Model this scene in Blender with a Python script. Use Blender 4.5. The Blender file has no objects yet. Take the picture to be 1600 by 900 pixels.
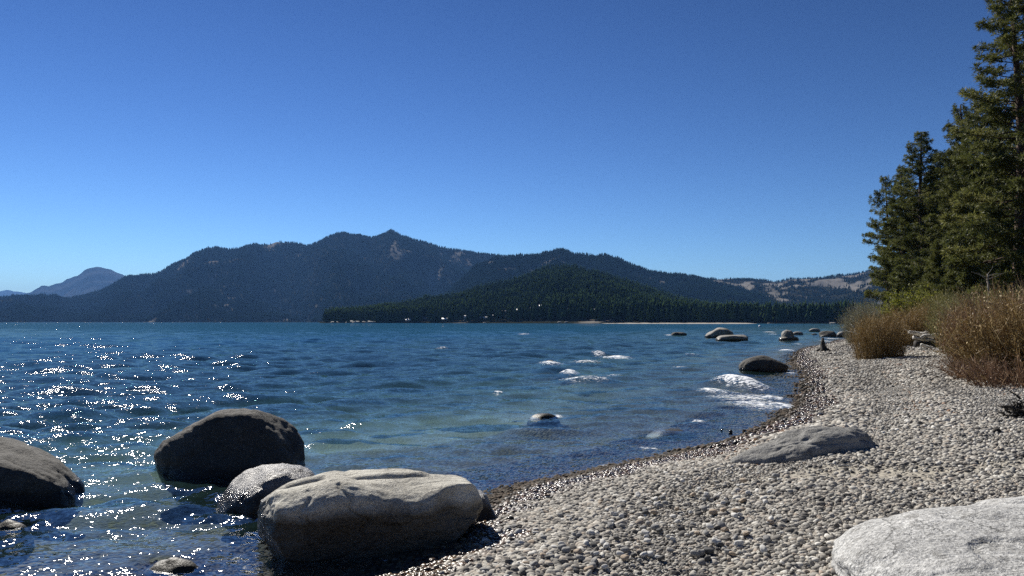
import bpy, bmesh, math, random
import numpy as np
from math import radians, sin, cos, tan, pi

# ------------------------------------------------------------------ camera, sky, sun, exposure
scene = bpy.context.scene
col = scene.collection
F = 1186.0                       # focal length in photograph pixels (1600 wide)
HY = 503.0                       # horizon row of the photograph
EYE = 2.2                        # eye height above the lake
PITCH = math.atan((HY - 450.0) / F)
SUN_AZ = radians(-31)            # left of the view direction (+Y)
SUN_EL = radians(38)

cam = bpy.data.cameras.new('camera')
cam.sensor_width = 36.0
cam.lens = 36.0 * F / 1600.0
cam.clip_start = 0.1
cam.clip_end = 120000
camo = bpy.data.objects.new('camera', cam)
camo.location = (0, 0, EYE)
camo.rotation_euler = (pi / 2 + PITCH, 0, 0)
col.objects.link(camo)
scene.camera = camo

SKY_GAMMA = 1.85
world = bpy.data.worlds.new('World')
scene.world = world
world.use_nodes = True
wn = world.node_tree
sky = wn.nodes.new('ShaderNodeTexSky')
sky.sky_type = 'NISHITA'
sky.sun_disc = False
sky.sun_elevation = SUN_EL
sky.sun_rotation = SUN_AZ
sky.altitude = 1900
sky.air_density = 1.0
sky.dust_density = 0.0
sky.ozone_density = 2.2
# a clearer, deeper blue than the model's air: the same contrast curve over the whole sky
sk1 = wn.nodes.new('ShaderNodeVectorMath'); sk1.operation = 'SCALE'; sk1.inputs['Scale'].default_value = 1 / 7.0
sk2 = wn.nodes.new('ShaderNodeGamma'); sk2.inputs[1].default_value = SKY_GAMMA
sk3 = wn.nodes.new('ShaderNodeVectorMath'); sk3.operation = 'SCALE'; sk3.inputs['Scale'].default_value = 7.0
wn.links.new(sky.outputs[0], sk1.inputs[0]); wn.links.new(sk1.outputs[0], sk2.inputs[0])
wn.links.new(sk2.outputs[0], sk3.inputs[0]); wn.links.new(sk3.outputs[0], wn.nodes['Background'].inputs[0])
wn.nodes['Background'].inputs[1].default_value = 0.0515

sun = bpy.data.lights.new('sun', 'SUN')
sun.energy = 5.0
sun.angle = radians(0.53)
sun.color = (1.0, 0.95, 0.87)
suno = bpy.data.objects.new('sun', sun)
suno.rotation_euler = (pi / 2 - SUN_EL, 0, pi - SUN_AZ)
suno.location = (-20, 30, 60)
col.objects.link(suno)

vs = scene.view_settings
vs.view_transform = 'Standard'
vs.look = 'None'
vs.gamma = 1.0
vs.exposure = 0.75
vs.use_curve_mapping = False
cy = scene.cycles
cy.use_denoising = False
cy.max_bounces = 6
cy.diffuse_bounces = 2
cy.glossy_bounces = 3
cy.transparent_max_bounces = 8
cy.volume_bounces = 0
cy.sample_clamp_indirect = 4.0
cy.caustics_reflective = False
cy.caustics_refractive = False

rng = np.random.default_rng(7)

# ------------------------------------------------------------------ helpers
def ray(px, py):
    u = (px - 800.0) / F
    v = (450.0 - py) / F
    return np.array([u, cos(PITCH) - v * sin(PITCH), sin(PITCH) + v * cos(PITCH)])

def on_z(px, py, z=0.0):
    d = ray(px, py)
    t = (z - EYE) / d[2]
    return np.array([d[0] * t, d[1] * t, z])

def at_y(px, py, Y):
    d = ray(px, py)
    t = Y / d[1]
    return np.array([d[0] * t, Y, EYE + d[2] * t])

def slope_x(px):
    d = ray(px, HY)
    return d[0] / d[1]

def _h(ix, iy, iz, seed):
    n = (ix * 374761393 + iy * 668265263 + iz * 2147483647 + seed * 974711) & 0xFFFFFFFF
    n = ((n ^ (n >> 13)) * 1274126177) & 0xFFFFFFFF
    n = ((n ^ (n >> 16)) * 2246822519) & 0xFFFFFFFF
    n = n ^ (n >> 15)
    return (n & 0xFFFFFF) / float(0xFFFFFF)

def vnoise(x, y, z=None, seed=0):
    x = np.asarray(x, float); y = np.asarray(y, float)
    z = np.zeros_like(x) if z is None else np.asarray(z, float)
    fx, fy, fz = np.floor(x), np.floor(y), np.floor(z)
    ix, iy, iz = fx.astype(np.int64), fy.astype(np.int64), fz.astype(np.int64)
    tx, ty, tz = x - fx, y - fy, z - fz
    tx = tx * tx * (3 - 2 * tx); ty = ty * ty * (3 - 2 * ty); tz = tz * tz * (3 - 2 * tz)
    r = 0
    for dx in (0, 1):
        wx = tx if dx else 1 - tx
        for dy in (0, 1):
            wy = ty if dy else 1 - ty
            for dz in (0, 1):
                wz = tz if dz else 1 - tz
                r = r + wx * wy * wz * _h(ix + dx, iy + dy, iz + dz, seed)
    return r * 2 - 1

def fbm(x, y, z=None, o=4, seed=0, g=0.5):
    a, s, f = 1.0, 0.0, 1.0
    for i in range(o):
        s = s + a * vnoise(x * f, y * f, None if z is None else z * f, seed + i * 17)
        a *= g; f *= 2.03
    return s

def mesh_np(name, V, Fc, mat=None, smooth=False, attrs=None):
    V = np.asarray(V, np.float32); Fc = np.asarray(Fc, np.int32)
    me = bpy.data.meshes.new(name)
    n, k = Fc.shape
    me.vertices.add(len(V)); me.vertices.foreach_set('co', V.ravel())
    me.loops.add(n * k); me.polygons.add(n)
    me.polygons.foreach_set('loop_start', np.arange(n, dtype=np.int32) * k)
    me.loops.foreach_set('vertex_index', Fc.ravel())
    if smooth:
        me.polygons.foreach_set('use_smooth', np.ones(n, bool))
    for an, av in (attrs or {}).items():
        av = np.asarray(av, np.float32)
        if av.ndim == 1:
            me.attributes.new(an, 'FLOAT', 'POINT').data.foreach_set('value', av)
        else:
            if av.shape[1] == 3:
                av = np.c_[av, np.ones(len(av), np.float32)]
            me.attributes.new(an, 'FLOAT_COLOR', 'POINT').data.foreach_set('color', av.ravel())
    me.update(calc_edges=True)
    me.validate()
    if mat:
        me.materials.append(mat)
    return me

def obj(name, me, parent=None, loc=(0, 0, 0), rz=0.0, sc=1.0):
    o = bpy.data.objects.new(name, me)
    col.objects.link(o)
    o.location = loc
    o.rotation_euler = (0, 0, rz)
    o.scale = (sc, sc, sc) if not hasattr(sc, '__len__') else sc
    if parent:
        o.parent = parent
    return o

def tag(o, label, cat, group=None):
    o['label'] = label
    o['category'] = cat
    if group:
        o['group'] = group
    return o

class Geo:
    """collects triangles"""
    def __init__(self):
        self.V = []; self.T = []; self.A = []; self.n = 0
    def add(self, V, T, a=0.0):
        V = np.asarray(V, float)
        self.V.append(V); self.T.append(np.asarray(T, int) + self.n)
        self.A.append(np.full(len(V), a) if np.isscalar(a) else np.asarray(a, float))
        self.n += len(V)
    def tube(self, P, R, sides=6, a=0.0, cap=True):
        P = np.asarray(P, float); R = np.asarray(R, float); m = len(P)
        D = np.gradient(P, axis=0)
        D /= np.linalg.norm(D, axis=1)[:, None] + 1e-9
        up = np.where(np.abs(D[:, 2:3]) > 0.9, [[1.0, 0, 0]], [[0, 0, 1.0]])
        A = np.cross(D, up); A /= np.linalg.norm(A, axis=1)[:, None] + 1e-9
        B = np.cross(D, A)
        th = np.arange(sides) * 2 * pi / sides
        V = P[:, None, :] + R[:, None, None] * (np.cos(th)[None, :, None] * A[:, None, :] + np.sin(th)[None, :, None] * B[:, None, :])
        V = V.reshape(-1, 3)
        T = []
        for i in range(m - 1):
            for j in range(sides):
                k = (j + 1) % sides
                a0, a1, b0, b1 = i * sides + j, i * sides + k, (i + 1) * sides + j, (i + 1) * sides + k
                T += [(a0, b0, a1), (a1, b0, b1)]
        if cap:
            V = np.vstack([V, P[0], P[-1]])
            c0, c1 = m * sides, m * sides + 1
            for j in range(sides):
                k = (j + 1) % sides
                T += [(c0, j, k), (c1, (m - 1) * sides + k, (m - 1) * sides + j)]
        self.add(V, T, a)
    def mesh(self, name, mat, smooth=False, attr='tone'):
        return mesh_np(name, np.vstack(self.V), np.vstack(self.T), mat, smooth, {attr: np.concatenate(self.A)})

# ------------------------------------------------------------------ materials
def new_mat(name):
    m = bpy.data.materials.new(name)
    m.use_nodes = True
    nt = m.node_tree
    for n in list(nt.nodes):
        nt.nodes.remove(n)
    return m, nt

def N(nt, typ, ins=None, **kw):
    n = nt.nodes.new(typ)
    for k, v in kw.items():
        setattr(n, k, v)
    for k, v in (ins or {}).items():
        s = n.inputs[k]
        if hasattr(v, 'is_output') or isinstance(v, bpy.types.NodeSocket):
            nt.links.new(v, s)
        else:
            s.default_value = v
    return n

def ramp(nt, fac, stops, interp='LINEAR'):
    n = nt.nodes.new('ShaderNodeValToRGB')
    n.color_ramp.interpolation = interp
    el = n.color_ramp.elements
    while len(el) < len(stops):
        el.new(0.5)
    for e, (p, c) in zip(el, stops):
        e.position = p
        e.color = (*c, 1) if len(c) == 3 else c
    nt.links.new(fac, n.inputs[0])
    return n.outputs[0]

def mixc(nt, fac, a, b, mode='MIX'):
    n = nt.nodes.new('ShaderNodeMix')
    n.data_type = 'RGBA'; n.blend_type = mode
    for s, v in ((n.inputs[0], fac), (n.inputs[6], a), (n.inputs[7], b)):
        if isinstance(v, bpy.types.NodeSocket):
            nt.links.new(v, s)
        else:
            s.default_value = (*v, 1) if hasattr(v, '__len__') else v
    return n.outputs[2]

def math_n(nt, op, a, b=0.0, c=None, clamp=False):
    n = nt.nodes.new('ShaderNodeMath'); n.operation = op; n.use_clamp = clamp
    for i, v in enumerate((a, b) if c is None else (a, b, c)):
        if isinstance(v, bpy.types.NodeSocket):
            nt.links.new(v, n.inputs[i])
        else:
            n.inputs[i].default_value = v
    return n.outputs[0]

def noise(nt, vec, scale, detail=4, rough=0.55, out='Fac'):
    n = N(nt, 'ShaderNodeTexNoise', {'Vector': vec, 'Scale': scale, 'Detail': detail, 'Roughness': rough})
    return n.outputs[out]

def attr(nt, name, typ='GEOMETRY', out='Fac'):
    n = nt.nodes.new('ShaderNodeAttribute')
    n.attribute_name = name; n.attribute_type = typ
    return n.outputs[out]

def out_surf(nt, sh):
    o = nt.nodes.new('ShaderNodeOutputMaterial')
    nt.links.new(sh, o.inputs['Surface'])

def principled(nt, color, rough=0.8, normal=None, spec=0.3, metallic=0.0):
    ins = {'Base Color': color if isinstance(color, bpy.types.NodeSocket) else (*color, 1), 'Roughness': rough,
           'Specular IOR Level': spec, 'Metallic': metallic}
    if normal is not None:
        ins['Normal'] = normal
    return N(nt, 'ShaderNodeBsdfPrincipled', ins).outputs[0]

def bump(nt, h, strength=0.5, dist=0.02, normal=None):
    ins = {'Height': h, 'Strength': strength, 'Distance': dist}
    if normal is not None:
        ins['Normal'] = normal
    return N(nt, 'ShaderNodeBump', ins).outputs[0]

def granite(name, dark, mid, light, wet_shade_z=None, stain=(0.05, 0.045, 0.04), stain_amt=0.4, wet_rough=0.15, rough=0.85, speck=70.0, bump_s=0.9, crack=0.0):
    m, nt = new_mat(name)
    geo = nt.nodes.new('ShaderNodeNewGeometry')
    P = geo.outputs['Position']
    n1 = noise(nt, P, speck, 3, 0.75)
    n2 = noise(nt, P, 2.3, 6, 0.6)
    n3 = noise(nt, P, 14.0, 5, 0.65)
    c = ramp(nt, n1, [(0.30, dark), (0.5, mid), (0.68, light)])
    c = mixc(nt, ramp(nt, n2, [(0.35, (0, 0, 0)), (0.65, (1, 1, 1))]), mixc(nt, 0.35, c, dark), c)
    st = math_n(nt, 'MULTIPLY', ramp(nt, n3, [(0.52, (0, 0, 0)), (0.70, (1, 1, 1))]), stain_amt)
    c = mixc(nt, st, c, stain)
    if crack:
        wp = N(nt, 'ShaderNodeVectorMath', {0: P, 1: N(nt, 'ShaderNodeVectorMath', {0: noise(nt, P, 3.5, 4, 0.6, 'Color'), 1: (0.35, 0.35, 0.35)}, operation='MULTIPLY').outputs[0]}, operation='ADD').outputs[0]
        ve = N(nt, 'ShaderNodeTexVoronoi', {'Vector': wp, 'Scale': crack}, feature='DISTANCE_TO_EDGE').outputs['Distance']
        ck = N(nt, 'ShaderNodeMapRange', {0: ve, 1: 0.0, 2: 0.012, 3: 1.0, 4: 0.0}).outputs[0]
        ck = math_n(nt, 'MULTIPLY', ck, ramp(nt, noise(nt, P, 1.7, 2), [(0.45, (0, 0, 0)), (0.58, (1, 1, 1))]))
        c = mixc(nt, math_n(nt, 'MULTIPLY', ck, 0.85), c, (0.02, 0.02, 0.018))
    pal = ramp(nt, noise(nt, P, 1.3, 5, 0.6), [(0.50, (0, 0, 0)), (0.62, (1, 1, 1))])
    c = mixc(nt, math_n(nt, 'MULTIPLY', pal, 0.4), c, light)
    lic = ramp(nt, noise(nt, P, 5.5, 5, 0.7), [(0.56, (0, 0, 0)), (0.64, (1, 1, 1))])
    c = mixc(nt, math_n(nt, 'MULTIPLY', lic, 0.55), c, mixc(nt, 1.0, c, (0.42, 0.41, 0.39), 'MULTIPLY'))
    r = rough
    if wet_shade_z is not None:
        z = N(nt, 'ShaderNodeSeparateXYZ', {0: P}).outputs[2]
        zz = math_n(nt, 'ADD', z, math_n(nt, 'MULTIPLY', math_n(nt, 'SUBTRACT', n2, 0.5), 0.25))
        w = N(nt, 'ShaderNodeMapRange', {0: zz, 1: wet_shade_z - 0.05, 2: wet_shade_z + 0.06, 3: 1.0, 4: 0.0}).outputs[0]
        c = mixc(nt, w, c, mixc(nt, 1.0, c, (0.22, 0.20, 0.175), 'MULTIPLY'))  # darker below the line: wet rock, plus painted shade on the warm granite
        r = N(nt, 'ShaderNodeMapRange', {0: w, 1: 0.0, 2: 1.0, 3: rough, 4: wet_rough}).outputs[0]
    h = math_n(nt, 'ADD', math_n(nt, 'MULTIPLY', n1, 0.28), math_n(nt, 'ADD', n3, math_n(nt, 'MULTIPLY', noise(nt, P, speck * 0.45, 4, 0.7), 0.6)))
    out_surf(nt, principled(nt, c, r, bump(nt, h, bump_s, 0.03)))
    return m

M = {}
M['granite_pale'] = granite('granite_pale', (0.10, 0.10, 0.10), (0.42, 0.42, 0.405), (0.68, 0.675, 0.655), stain=(0.17, 0.165, 0.155), stain_amt=0.6, speck=48, crack=1.1)
M['granite_warm'] = granite('granite_warm', (0.15, 0.14, 0.12), (0.45, 0.43, 0.37), (0.64, 0.62, 0.54), wet_shade_z=0.43, stain=(0.09, 0.08, 0.065), stain_amt=0.45, crack=1.5)  # dark band reaches past the wet foot to paint shade on the front face
M['granite_grey'] = granite('granite_grey', (0.08, 0.08, 0.076), (0.23, 0.226, 0.212), (0.38, 0.372, 0.352), stain=(0.06, 0.06, 0.055), stain_amt=0.4)
M['granite_dark'] = granite('granite_dark', (0.022, 0.020, 0.018), (0.065, 0.062, 0.056), (0.15, 0.145, 0.13), wet_shade_z=0.15, stain=(0.03, 0.03, 0.028), stain_amt=0.6, crack=0.9)
M['granite_wet'] = granite('granite_wet', (0.06, 0.06, 0.06), (0.16, 0.155, 0.15), (0.30, 0.29, 0.27), wet_shade_z=0.22, rough=0.4, wet_rough=0.12, stain_amt=0.2)
M['granite_far'] = granite('granite_far', (0.10, 0.095, 0.085), (0.26, 0.25, 0.225), (0.42, 0.41, 0.38), wet_shade_z=0.35, stain=(0.08, 0.07, 0.06), stain_amt=0.5, speck=9, bump_s=0.4)
M['algae_rock'] = granite('algae_rock', (0.04, 0.036, 0.018), (0.11, 0.10, 0.045), (0.18, 0.165, 0.08), wet_shade_z=3.0, rough=0.5, wet_rough=0.5, stain_amt=0.3, bump_s=0.4)

def pebble_mat(name, typ):
    m, nt = new_mat(name)
    geo = nt.nodes.new('ShaderNodeNewGeometry')
    if typ == 'INSTANCER':
        t = attr(nt, 'tint', 'INSTANCER'); w = attr(nt, 'wet', 'INSTANCER'); gls = attr(nt, 'gloss', 'INSTANCER')
    else:
        t = N(nt, 'ShaderNodeObjectInfo').outputs['Random']; w = None
    c = ramp(nt, t, [(0.0, (0.085, 0.08, 0.075)), (0.22, (0.15, 0.14, 0.125)), (0.40, (0.28, 0.265, 0.235)), (0.56, (0.40, 0.38, 0.335)), (0.64, (0.33, 0.275, 0.22)), (0.68, (0.42, 0.40, 0.36)),
                     (0.76, (0.36, 0.325, 0.27)), (0.86, (0.50, 0.48, 0.43)), (0.95, (0.62, 0.60, 0.55)), (1.0, (0.26, 0.16, 0.10))])
    wetc = ramp(nt, t, [(0.0, (0.012, 0.012, 0.013)), (0.25, (0.035, 0.032, 0.028)), (0.45, (0.075, 0.055, 0.040)), (0.6, (0.11, 0.062, 0.038)),
                        (0.75, (0.12, 0.10, 0.07)), (0.9, (0.17, 0.095, 0.04)), (1.0, (0.24, 0.22, 0.17))])
    n = noise(nt, geo.outputs['Position'], 120, 3, 0.7)
    if typ == 'INSTANCER':
        wetc = mixc(nt, math_n(nt, 'MULTIPLY', math_n(nt, 'SUBTRACT', 1.0, gls), 0.6), wetc, (0.045, 0.036, 0.024))   # stones lying under water are algae-dark
        c = mixc(nt, w, c, wetc)
        r = N(nt, 'ShaderNodeMapRange', {0: gls, 1: 0.0, 2: 1.0, 3: 0.9, 4: 0.25}).outputs[0]
    elif typ == 'WET':
        c = wetc; r = 0.22
    else:
        r = 0.85
    c = mixc(nt, 0.35, c, mixc(nt, n, (0.3, 0.3, 0.3), (1.5, 1.5, 1.5)), 'MULTIPLY')
    out_surf(nt, principled(nt, c, r, bump(nt, n, 0.25, 0.01)))
    return m
M['pebble_inst'] = pebble_mat('pebble_gravel', 'INSTANCER')
PEB = [('pale', (0.40, 0.39, 0.36), (0.58, 0.57, 0.54), 'chalky white rounded pebble lying on the grey gravel'),
       ('grey', (0.16, 0.157, 0.15), (0.30, 0.295, 0.28), 'mid-grey rounded pebble, larger than the gravel round it'),
       ('tan', (0.26, 0.20, 0.145), (0.40, 0.33, 0.25), 'tan-brown rounded pebble lying on the grey gravel'),
       ('dark', (0.05, 0.05, 0.05), (0.11, 0.108, 0.10), 'dark charcoal pebble lying dry on the pale gravel')]
for nm, c1, c2, _ in PEB:
    m, nt = new_mat('pebble_' + nm)
    P = nt.nodes.new('ShaderNodeNewGeometry').outputs['Position']
    n_ = noise(nt, P, 90, 4, 0.7)
    out_surf(nt, principled(nt, mixc(nt, n_, c1, c2), 0.85, bump(nt, n_, 0.3, 0.01)))
    M['pebble_' + nm] = m
M['pebble_wet'] = pebble_mat('pebble_wet', 'WET')

# beach, bank and lake bed
m, nt = new_mat('ground')
P = nt.nodes.new('ShaderNodeNewGeometry').outputs['Position']
vor = N(nt, 'ShaderNodeTexVoronoi', {'Vector': P, 'Scale': 16.0, 'Randomness': 1.0})
vc = N(nt, 'ShaderNodeSeparateColor', {0: vor.outputs['Color']}).outputs[0]
dry = ramp(nt, vc, [(0.0, (0.10, 0.097, 0.09)), (0.5, (0.24, 0.235, 0.215)), (0.85, (0.34, 0.33, 0.305)), (1.0, (0.44, 0.43, 0.40))])
sandy = mixc(nt, noise(nt, P, 60, 3), (0.21, 0.19, 0.155), (0.36, 0.33, 0.27))
dry = mixc(nt, attr(nt, 'fine'), dry, sandy)
wet = ramp(nt, vc, [(0.0, (0.015, 0.014, 0.012)), (0.5, (0.05, 0.041, 0.028)), (0.85, (0.09, 0.072, 0.045)), (1.0, (0.14, 0.12, 0.085))])
bedsand = mixc(nt, noise(nt, P, 1.2, 5), (0.30, 0.29, 0.24), (0.46, 0.45, 0.38))
wet = mixc(nt, attr(nt, 'sand'), wet, bedsand)
soil = mixc(nt, noise(nt, P, 3.0, 6), (0.05, 0.04, 0.025), (0.15, 0.12, 0.075))
c = mixc(nt, attr(nt, 'wet'), dry, wet)
c = mixc(nt, attr(nt, 'soil'), c, soil)
bh = math_n(nt, 'SUBTRACT', 1.0, vor.outputs['Distance'])
out_surf(nt, principled(nt, c, 0.85, bump(nt, bh, 0.9, 0.05)))
M['ground'] = m

# lake water: fresnel mirror over a clear, depth-tinted body
m, nt = new_mat('lake_water')
geo = nt.nodes.new('ShaderNodeNewGeometry')
P = geo.outputs['Position']
mp = N(nt, 'ShaderNodeMapping', {'Vector': P, 'Scale': (0.75, 1.25, 1.0), 'Rotation': (0, 0, radians(14))}).outputs[0]
nv = None
for sc_, amp in ((1.6, 0.32), (5.0, 0.75), (18.0, 1.15)):
    cc = noise(nt, mp, sc_, 2, 0.5, 'Color')
    v = N(nt, 'ShaderNodeVectorMath', {0: cc, 1: (0.5, 0.5, 0.5)}, operation='SUBTRACT').outputs[0]
    v = N(nt, 'ShaderNodeVectorMath', {0: v, 1: (amp, amp, 0.0)}, operation='MULTIPLY').outputs[0]
    nv = v if nv is None else N(nt, 'ShaderNodeVectorMath', {0: nv, 1: v}, operation='ADD').outputs[0]
chop = attr(nt, 'chop')
nv = N(nt, 'ShaderNodeVectorMath', {0: nv}, operation='SCALE')
nt.links.new(chop, nv.inputs['Scale'])
nn = N(nt, 'ShaderNodeVectorMath', {0: geo.outputs['Normal'], 1: nv.outputs[0]}, operation='ADD').outputs[0]
nn = N(nt, 'ShaderNodeVectorMath', {0: nn}, operation='NORMALIZE').outputs[0]
fres = N(nt, 'ShaderNodeFresnel', {'IOR': 1.333, 'Normal': nn}).outputs[0]
gl = N(nt, 'ShaderNodeBsdfGlossy', {'Color': (1, 1, 1, 1), 'Roughness': attr(nt, 'rgh'), 'Normal': nn}).outputs[0]
tr = N(nt, 'ShaderNodeBsdfTransparent', {'Color': attr(nt, 'wtint', out='Color')}).outputs[0]
body = N(nt, 'ShaderNodeBsdfDiffuse', {'Color': attr(nt, 'wbody', out='Color'), 'Normal': nn}).outputs[0]
under = N(nt, 'ShaderNodeMixShader', {0: attr(nt, 'opac'), 1: tr, 2: body}).outputs[0]
fres = math_n(nt, 'MULTIPLY', fres, 0.30)      # far sides of the wavelets hide behind the crests
wat = N(nt, 'ShaderNodeMixShader', {0: fres, 1: under, 2: gl}).outputs[0]
fo = attr(nt, 'foam')
fn = noise(nt, mp, 8.0, 7, 0.78)
fm = math_n(nt, 'ADD', fo, math_n(nt, 'MULTIPLY', math_n(nt, 'SUBTRACT', fn, 0.5), 5.6))
fm = math_n(nt, 'MULTIPLY', math_n(nt, 'SUBTRACT', fm, 0.52), 3.0, clamp=True)
fm = math_n(nt, 'MULTIPLY', fm, math_n(nt, 'MULTIPLY', math_n(nt, 'SUBTRACT', fo, 0.12), 4.0, clamp=True))
foam = N(nt, 'ShaderNodeBsdfDiffuse', {'Color': (0.80, 0.82, 0.84, 1)}).outputs[0]
out_surf(nt, N(nt, 'ShaderNodeMixShader', {0: fm, 1: wat, 2: foam}).outputs[0])
M['water'] = m

def foliage_mat(name, dark, mid, light, trans=0.25, rough=0.6, spec=0.25):
    m, nt = new_mat(name)
    t = attr(nt, 'tone')
    rnd = N(nt, 'ShaderNodeObjectInfo').outputs['Random']
    c = ramp(nt, t, [(0.0, dark), (0.55, mid), (1.0, light)])
    c = mixc(nt, math_n(nt, 'MULTIPLY', rnd, 0.35), c, mixc(nt, 1.0, c, (0.75, 0.85, 0.8), 'MULTIPLY'))
    p = principled(nt, c, rough, spec=spec)
    tl = N(nt, 'ShaderNodeBsdfTranslucent', {'Color': c}).outputs[0]
    out_surf(nt, N(nt, 'ShaderNodeMixShader', {0: trans, 1: p, 2: tl}).outputs[0])
    return m
M['needles'] = foliage_mat('pine_needles', (0.036, 0.044, 0.013), (0.112, 0.122, 0.033), (0.225, 0.215, 0.07), 0.35)
M['twig_brown'] = foliage_mat('twig_brown', (0.09, 0.055, 0.022), (0.27, 0.175, 0.068), (0.46, 0.34, 0.155), 0.15)
M['twig_red'] = foliage_mat('twig_red', (0.08, 0.042, 0.03), (0.25, 0.145, 0.085), (0.44, 0.30, 0.19), 0.15)
M['twig_olive'] = foliage_mat('twig_olive', (0.07, 0.07, 0.025), (0.21, 0.19, 0.07), (0.38, 0.345, 0.15), 0.25)
M['twig_grey'] = foliage_mat('twig_grey', (0.09, 0.082, 0.06), (0.22, 0.205, 0.15), (0.40, 0.38, 0.29), 0.15)
M['leaf_yellow'] = foliage_mat('leaf_yellow', (0.06, 0.07, 0.012), (0.20, 0.21, 0.03), (0.38, 0.36, 0.06), 0.4)
M['point_needles'] = foliage_mat('point_needles', (0.014, 0.028, 0.010), (0.040, 0.066, 0.022), (0.078, 0.108, 0.038), 0.1, 1.0, 0.0)
M['far_needles'] = foliage_mat('far_needles', (0.006, 0.013, 0.006), (0.017, 0.032, 0.013), (0.036, 0.056, 0.022), 0.1, 1.0, 0.0)

def wood_mat(name, a, b, rough=0.85, scale=8.0):
    m, nt = new_mat(name)
    P = N(nt, 'ShaderNodeTexCoord').outputs['Object']
    mp = N(nt, 'ShaderNodeMapping', {'Vector': P, 'Scale': (1, 1, 0.25)}).outputs[0]
    n = noise(nt, mp, scale, 6, 0.65)
    c = ramp(nt, n, [(0.3, a), (0.7, b)])
    out_surf(nt, principled(nt, c, rough, bump(nt, n, 0.8, 0.03)))
    return m
M['bark'] = wood_mat('pine_bark', (0.025, 0.017, 0.012), (0.12, 0.075, 0.05))
M['driftwood'] = wood_mat('driftwood', (0.40, 0.38, 0.34), (0.72, 0.69, 0.63), scale=20)
M['dead_branch'] = wood_mat('dead_branch', (0.16, 0.14, 0.115), (0.32, 0.29, 0.25), scale=20)
M['burnt_wood'] = wood_mat('burnt_wood', (0.012, 0.011, 0.010), (0.05, 0.043, 0.036), scale=20)

def slope_mat(name, forest_a, forest_b, rock_a, rock_b):
    m, nt = new_mat(name)
    P = nt.nodes.new('ShaderNodeNewGeometry').outputs['Position']
    f = mixc(nt, noise(nt, P, 0.03, 4), forest_a, forest_b)
    r = mixc(nt, noise(nt, P, 0.02, 6, 0.7), rock_a, rock_b)
    out_surf(nt, principled(nt, mixc(nt, attr(nt, 'rock'), f, r), 1.0, spec=0.0))
    return m
M['slope'] = slope_mat('forest_slope', (0.012, 0.014, 0.009), (0.026, 0.026, 0.017), (0.09, 0.083, 0.072), (0.22, 0.205, 0.185))
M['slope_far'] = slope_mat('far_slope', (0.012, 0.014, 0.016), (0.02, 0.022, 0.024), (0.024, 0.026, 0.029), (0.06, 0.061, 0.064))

def plain(name, c1, c2, rough=0.8, scale=2.0):
    m, nt = new_mat(name)
    P = N(nt, 'ShaderNodeTexCoord').outputs['Object']
    out_surf(nt, principled(nt, mixc(nt, noise(nt, P, scale, 4), c1, c2), rough))
    return m
M['far_sand'] = plain('far_sand', (0.36, 0.32, 0.26), (0.50, 0.46, 0.39), scale=0.05)
M['cabin_wall'] = plain('cabin_wall', (0.12, 0.085, 0.06), (0.18, 0.13, 0.09))
M['cabin_white'] = plain('cabin_white', (0.66, 0.65, 0.62), (0.8, 0.79, 0.76))
M['cabin_roof'] = plain('cabin_roof', (0.42, 0.42, 0.42), (0.55, 0.55, 0.55), 0.5)
M['cabin_glass'] = plain('cabin_glass', (0.02, 0.025, 0.03), (0.04, 0.045, 0.05), 0.1)
M['buoy_white'] = plain('buoy_white', (0.75, 0.75, 0.74), (0.82, 0.82, 0.8), 0.4)
M['buoy_blue'] = plain('buoy_blue', (0.02, 0.06, 0.25), (0.03, 0.08, 0.3), 0.4)

# ------------------------------------------------------------------ shoreline and terrain height
shore_px = [(600, 900), (690, 842), (765, 795), (835, 765), (900, 747), (980, 730), (1060, 712), (1130, 697), (1185, 680), (1225, 660), (1250, 635), (1264, 612),
            (1262, 590), (1250, 570), (1243, 556), (1262, 545), (1300, 537), (1330, 527)]
SH = [(-60, -40), (-22, -8), (-9, 1.0), (-4.5, 4.6)] + [tuple(on_z(*p)[:2]) for p in shore_px] + [(75, 165), (150, 330), (290, 640), (420, 930), (520, 1200), (3000, 6000)]
SH = np.array(SH)
LAND = np.vstack([SH, [(40000, 5000), (40000, -40000), (-40000, -40000)]])

def shore_dist(x, y):
    """signed distance to the waterline, positive on land"""
    x = np.asarray(x, float).ravel(); y = np.asarray(y, float).ravel()
    d2 = np.full(x.shape, 1e18)
    for a, b in zip(SH[:-1], SH[1:]):
        e = b - a
        t = np.clip(((x - a[0]) * e[0] + (y - a[1]) * e[1]) / (e @ e), 0, 1)
        d2 = np.minimum(d2, (x - a[0] - t * e[0]) ** 2 + (y - a[1] - t * e[1]) ** 2)
    inside = np.zeros(x.shape, bool)
    n = len(LAND)
    for i in range(n):
        a, b = LAND[i], LAND[(i + 1) % n]
        c = (a[1] > y) != (b[1] > y)
        with np.errstate(divide='ignore', invalid='ignore'):
            xi = (b[0] - a[0]) * (y - a[1]) / (b[1] - a[1] + 1e-12) + a[0]
        inside ^= c & (x < xi)
    s = np.sqrt(d2)
    return np.where(inside, s, -s)

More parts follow.
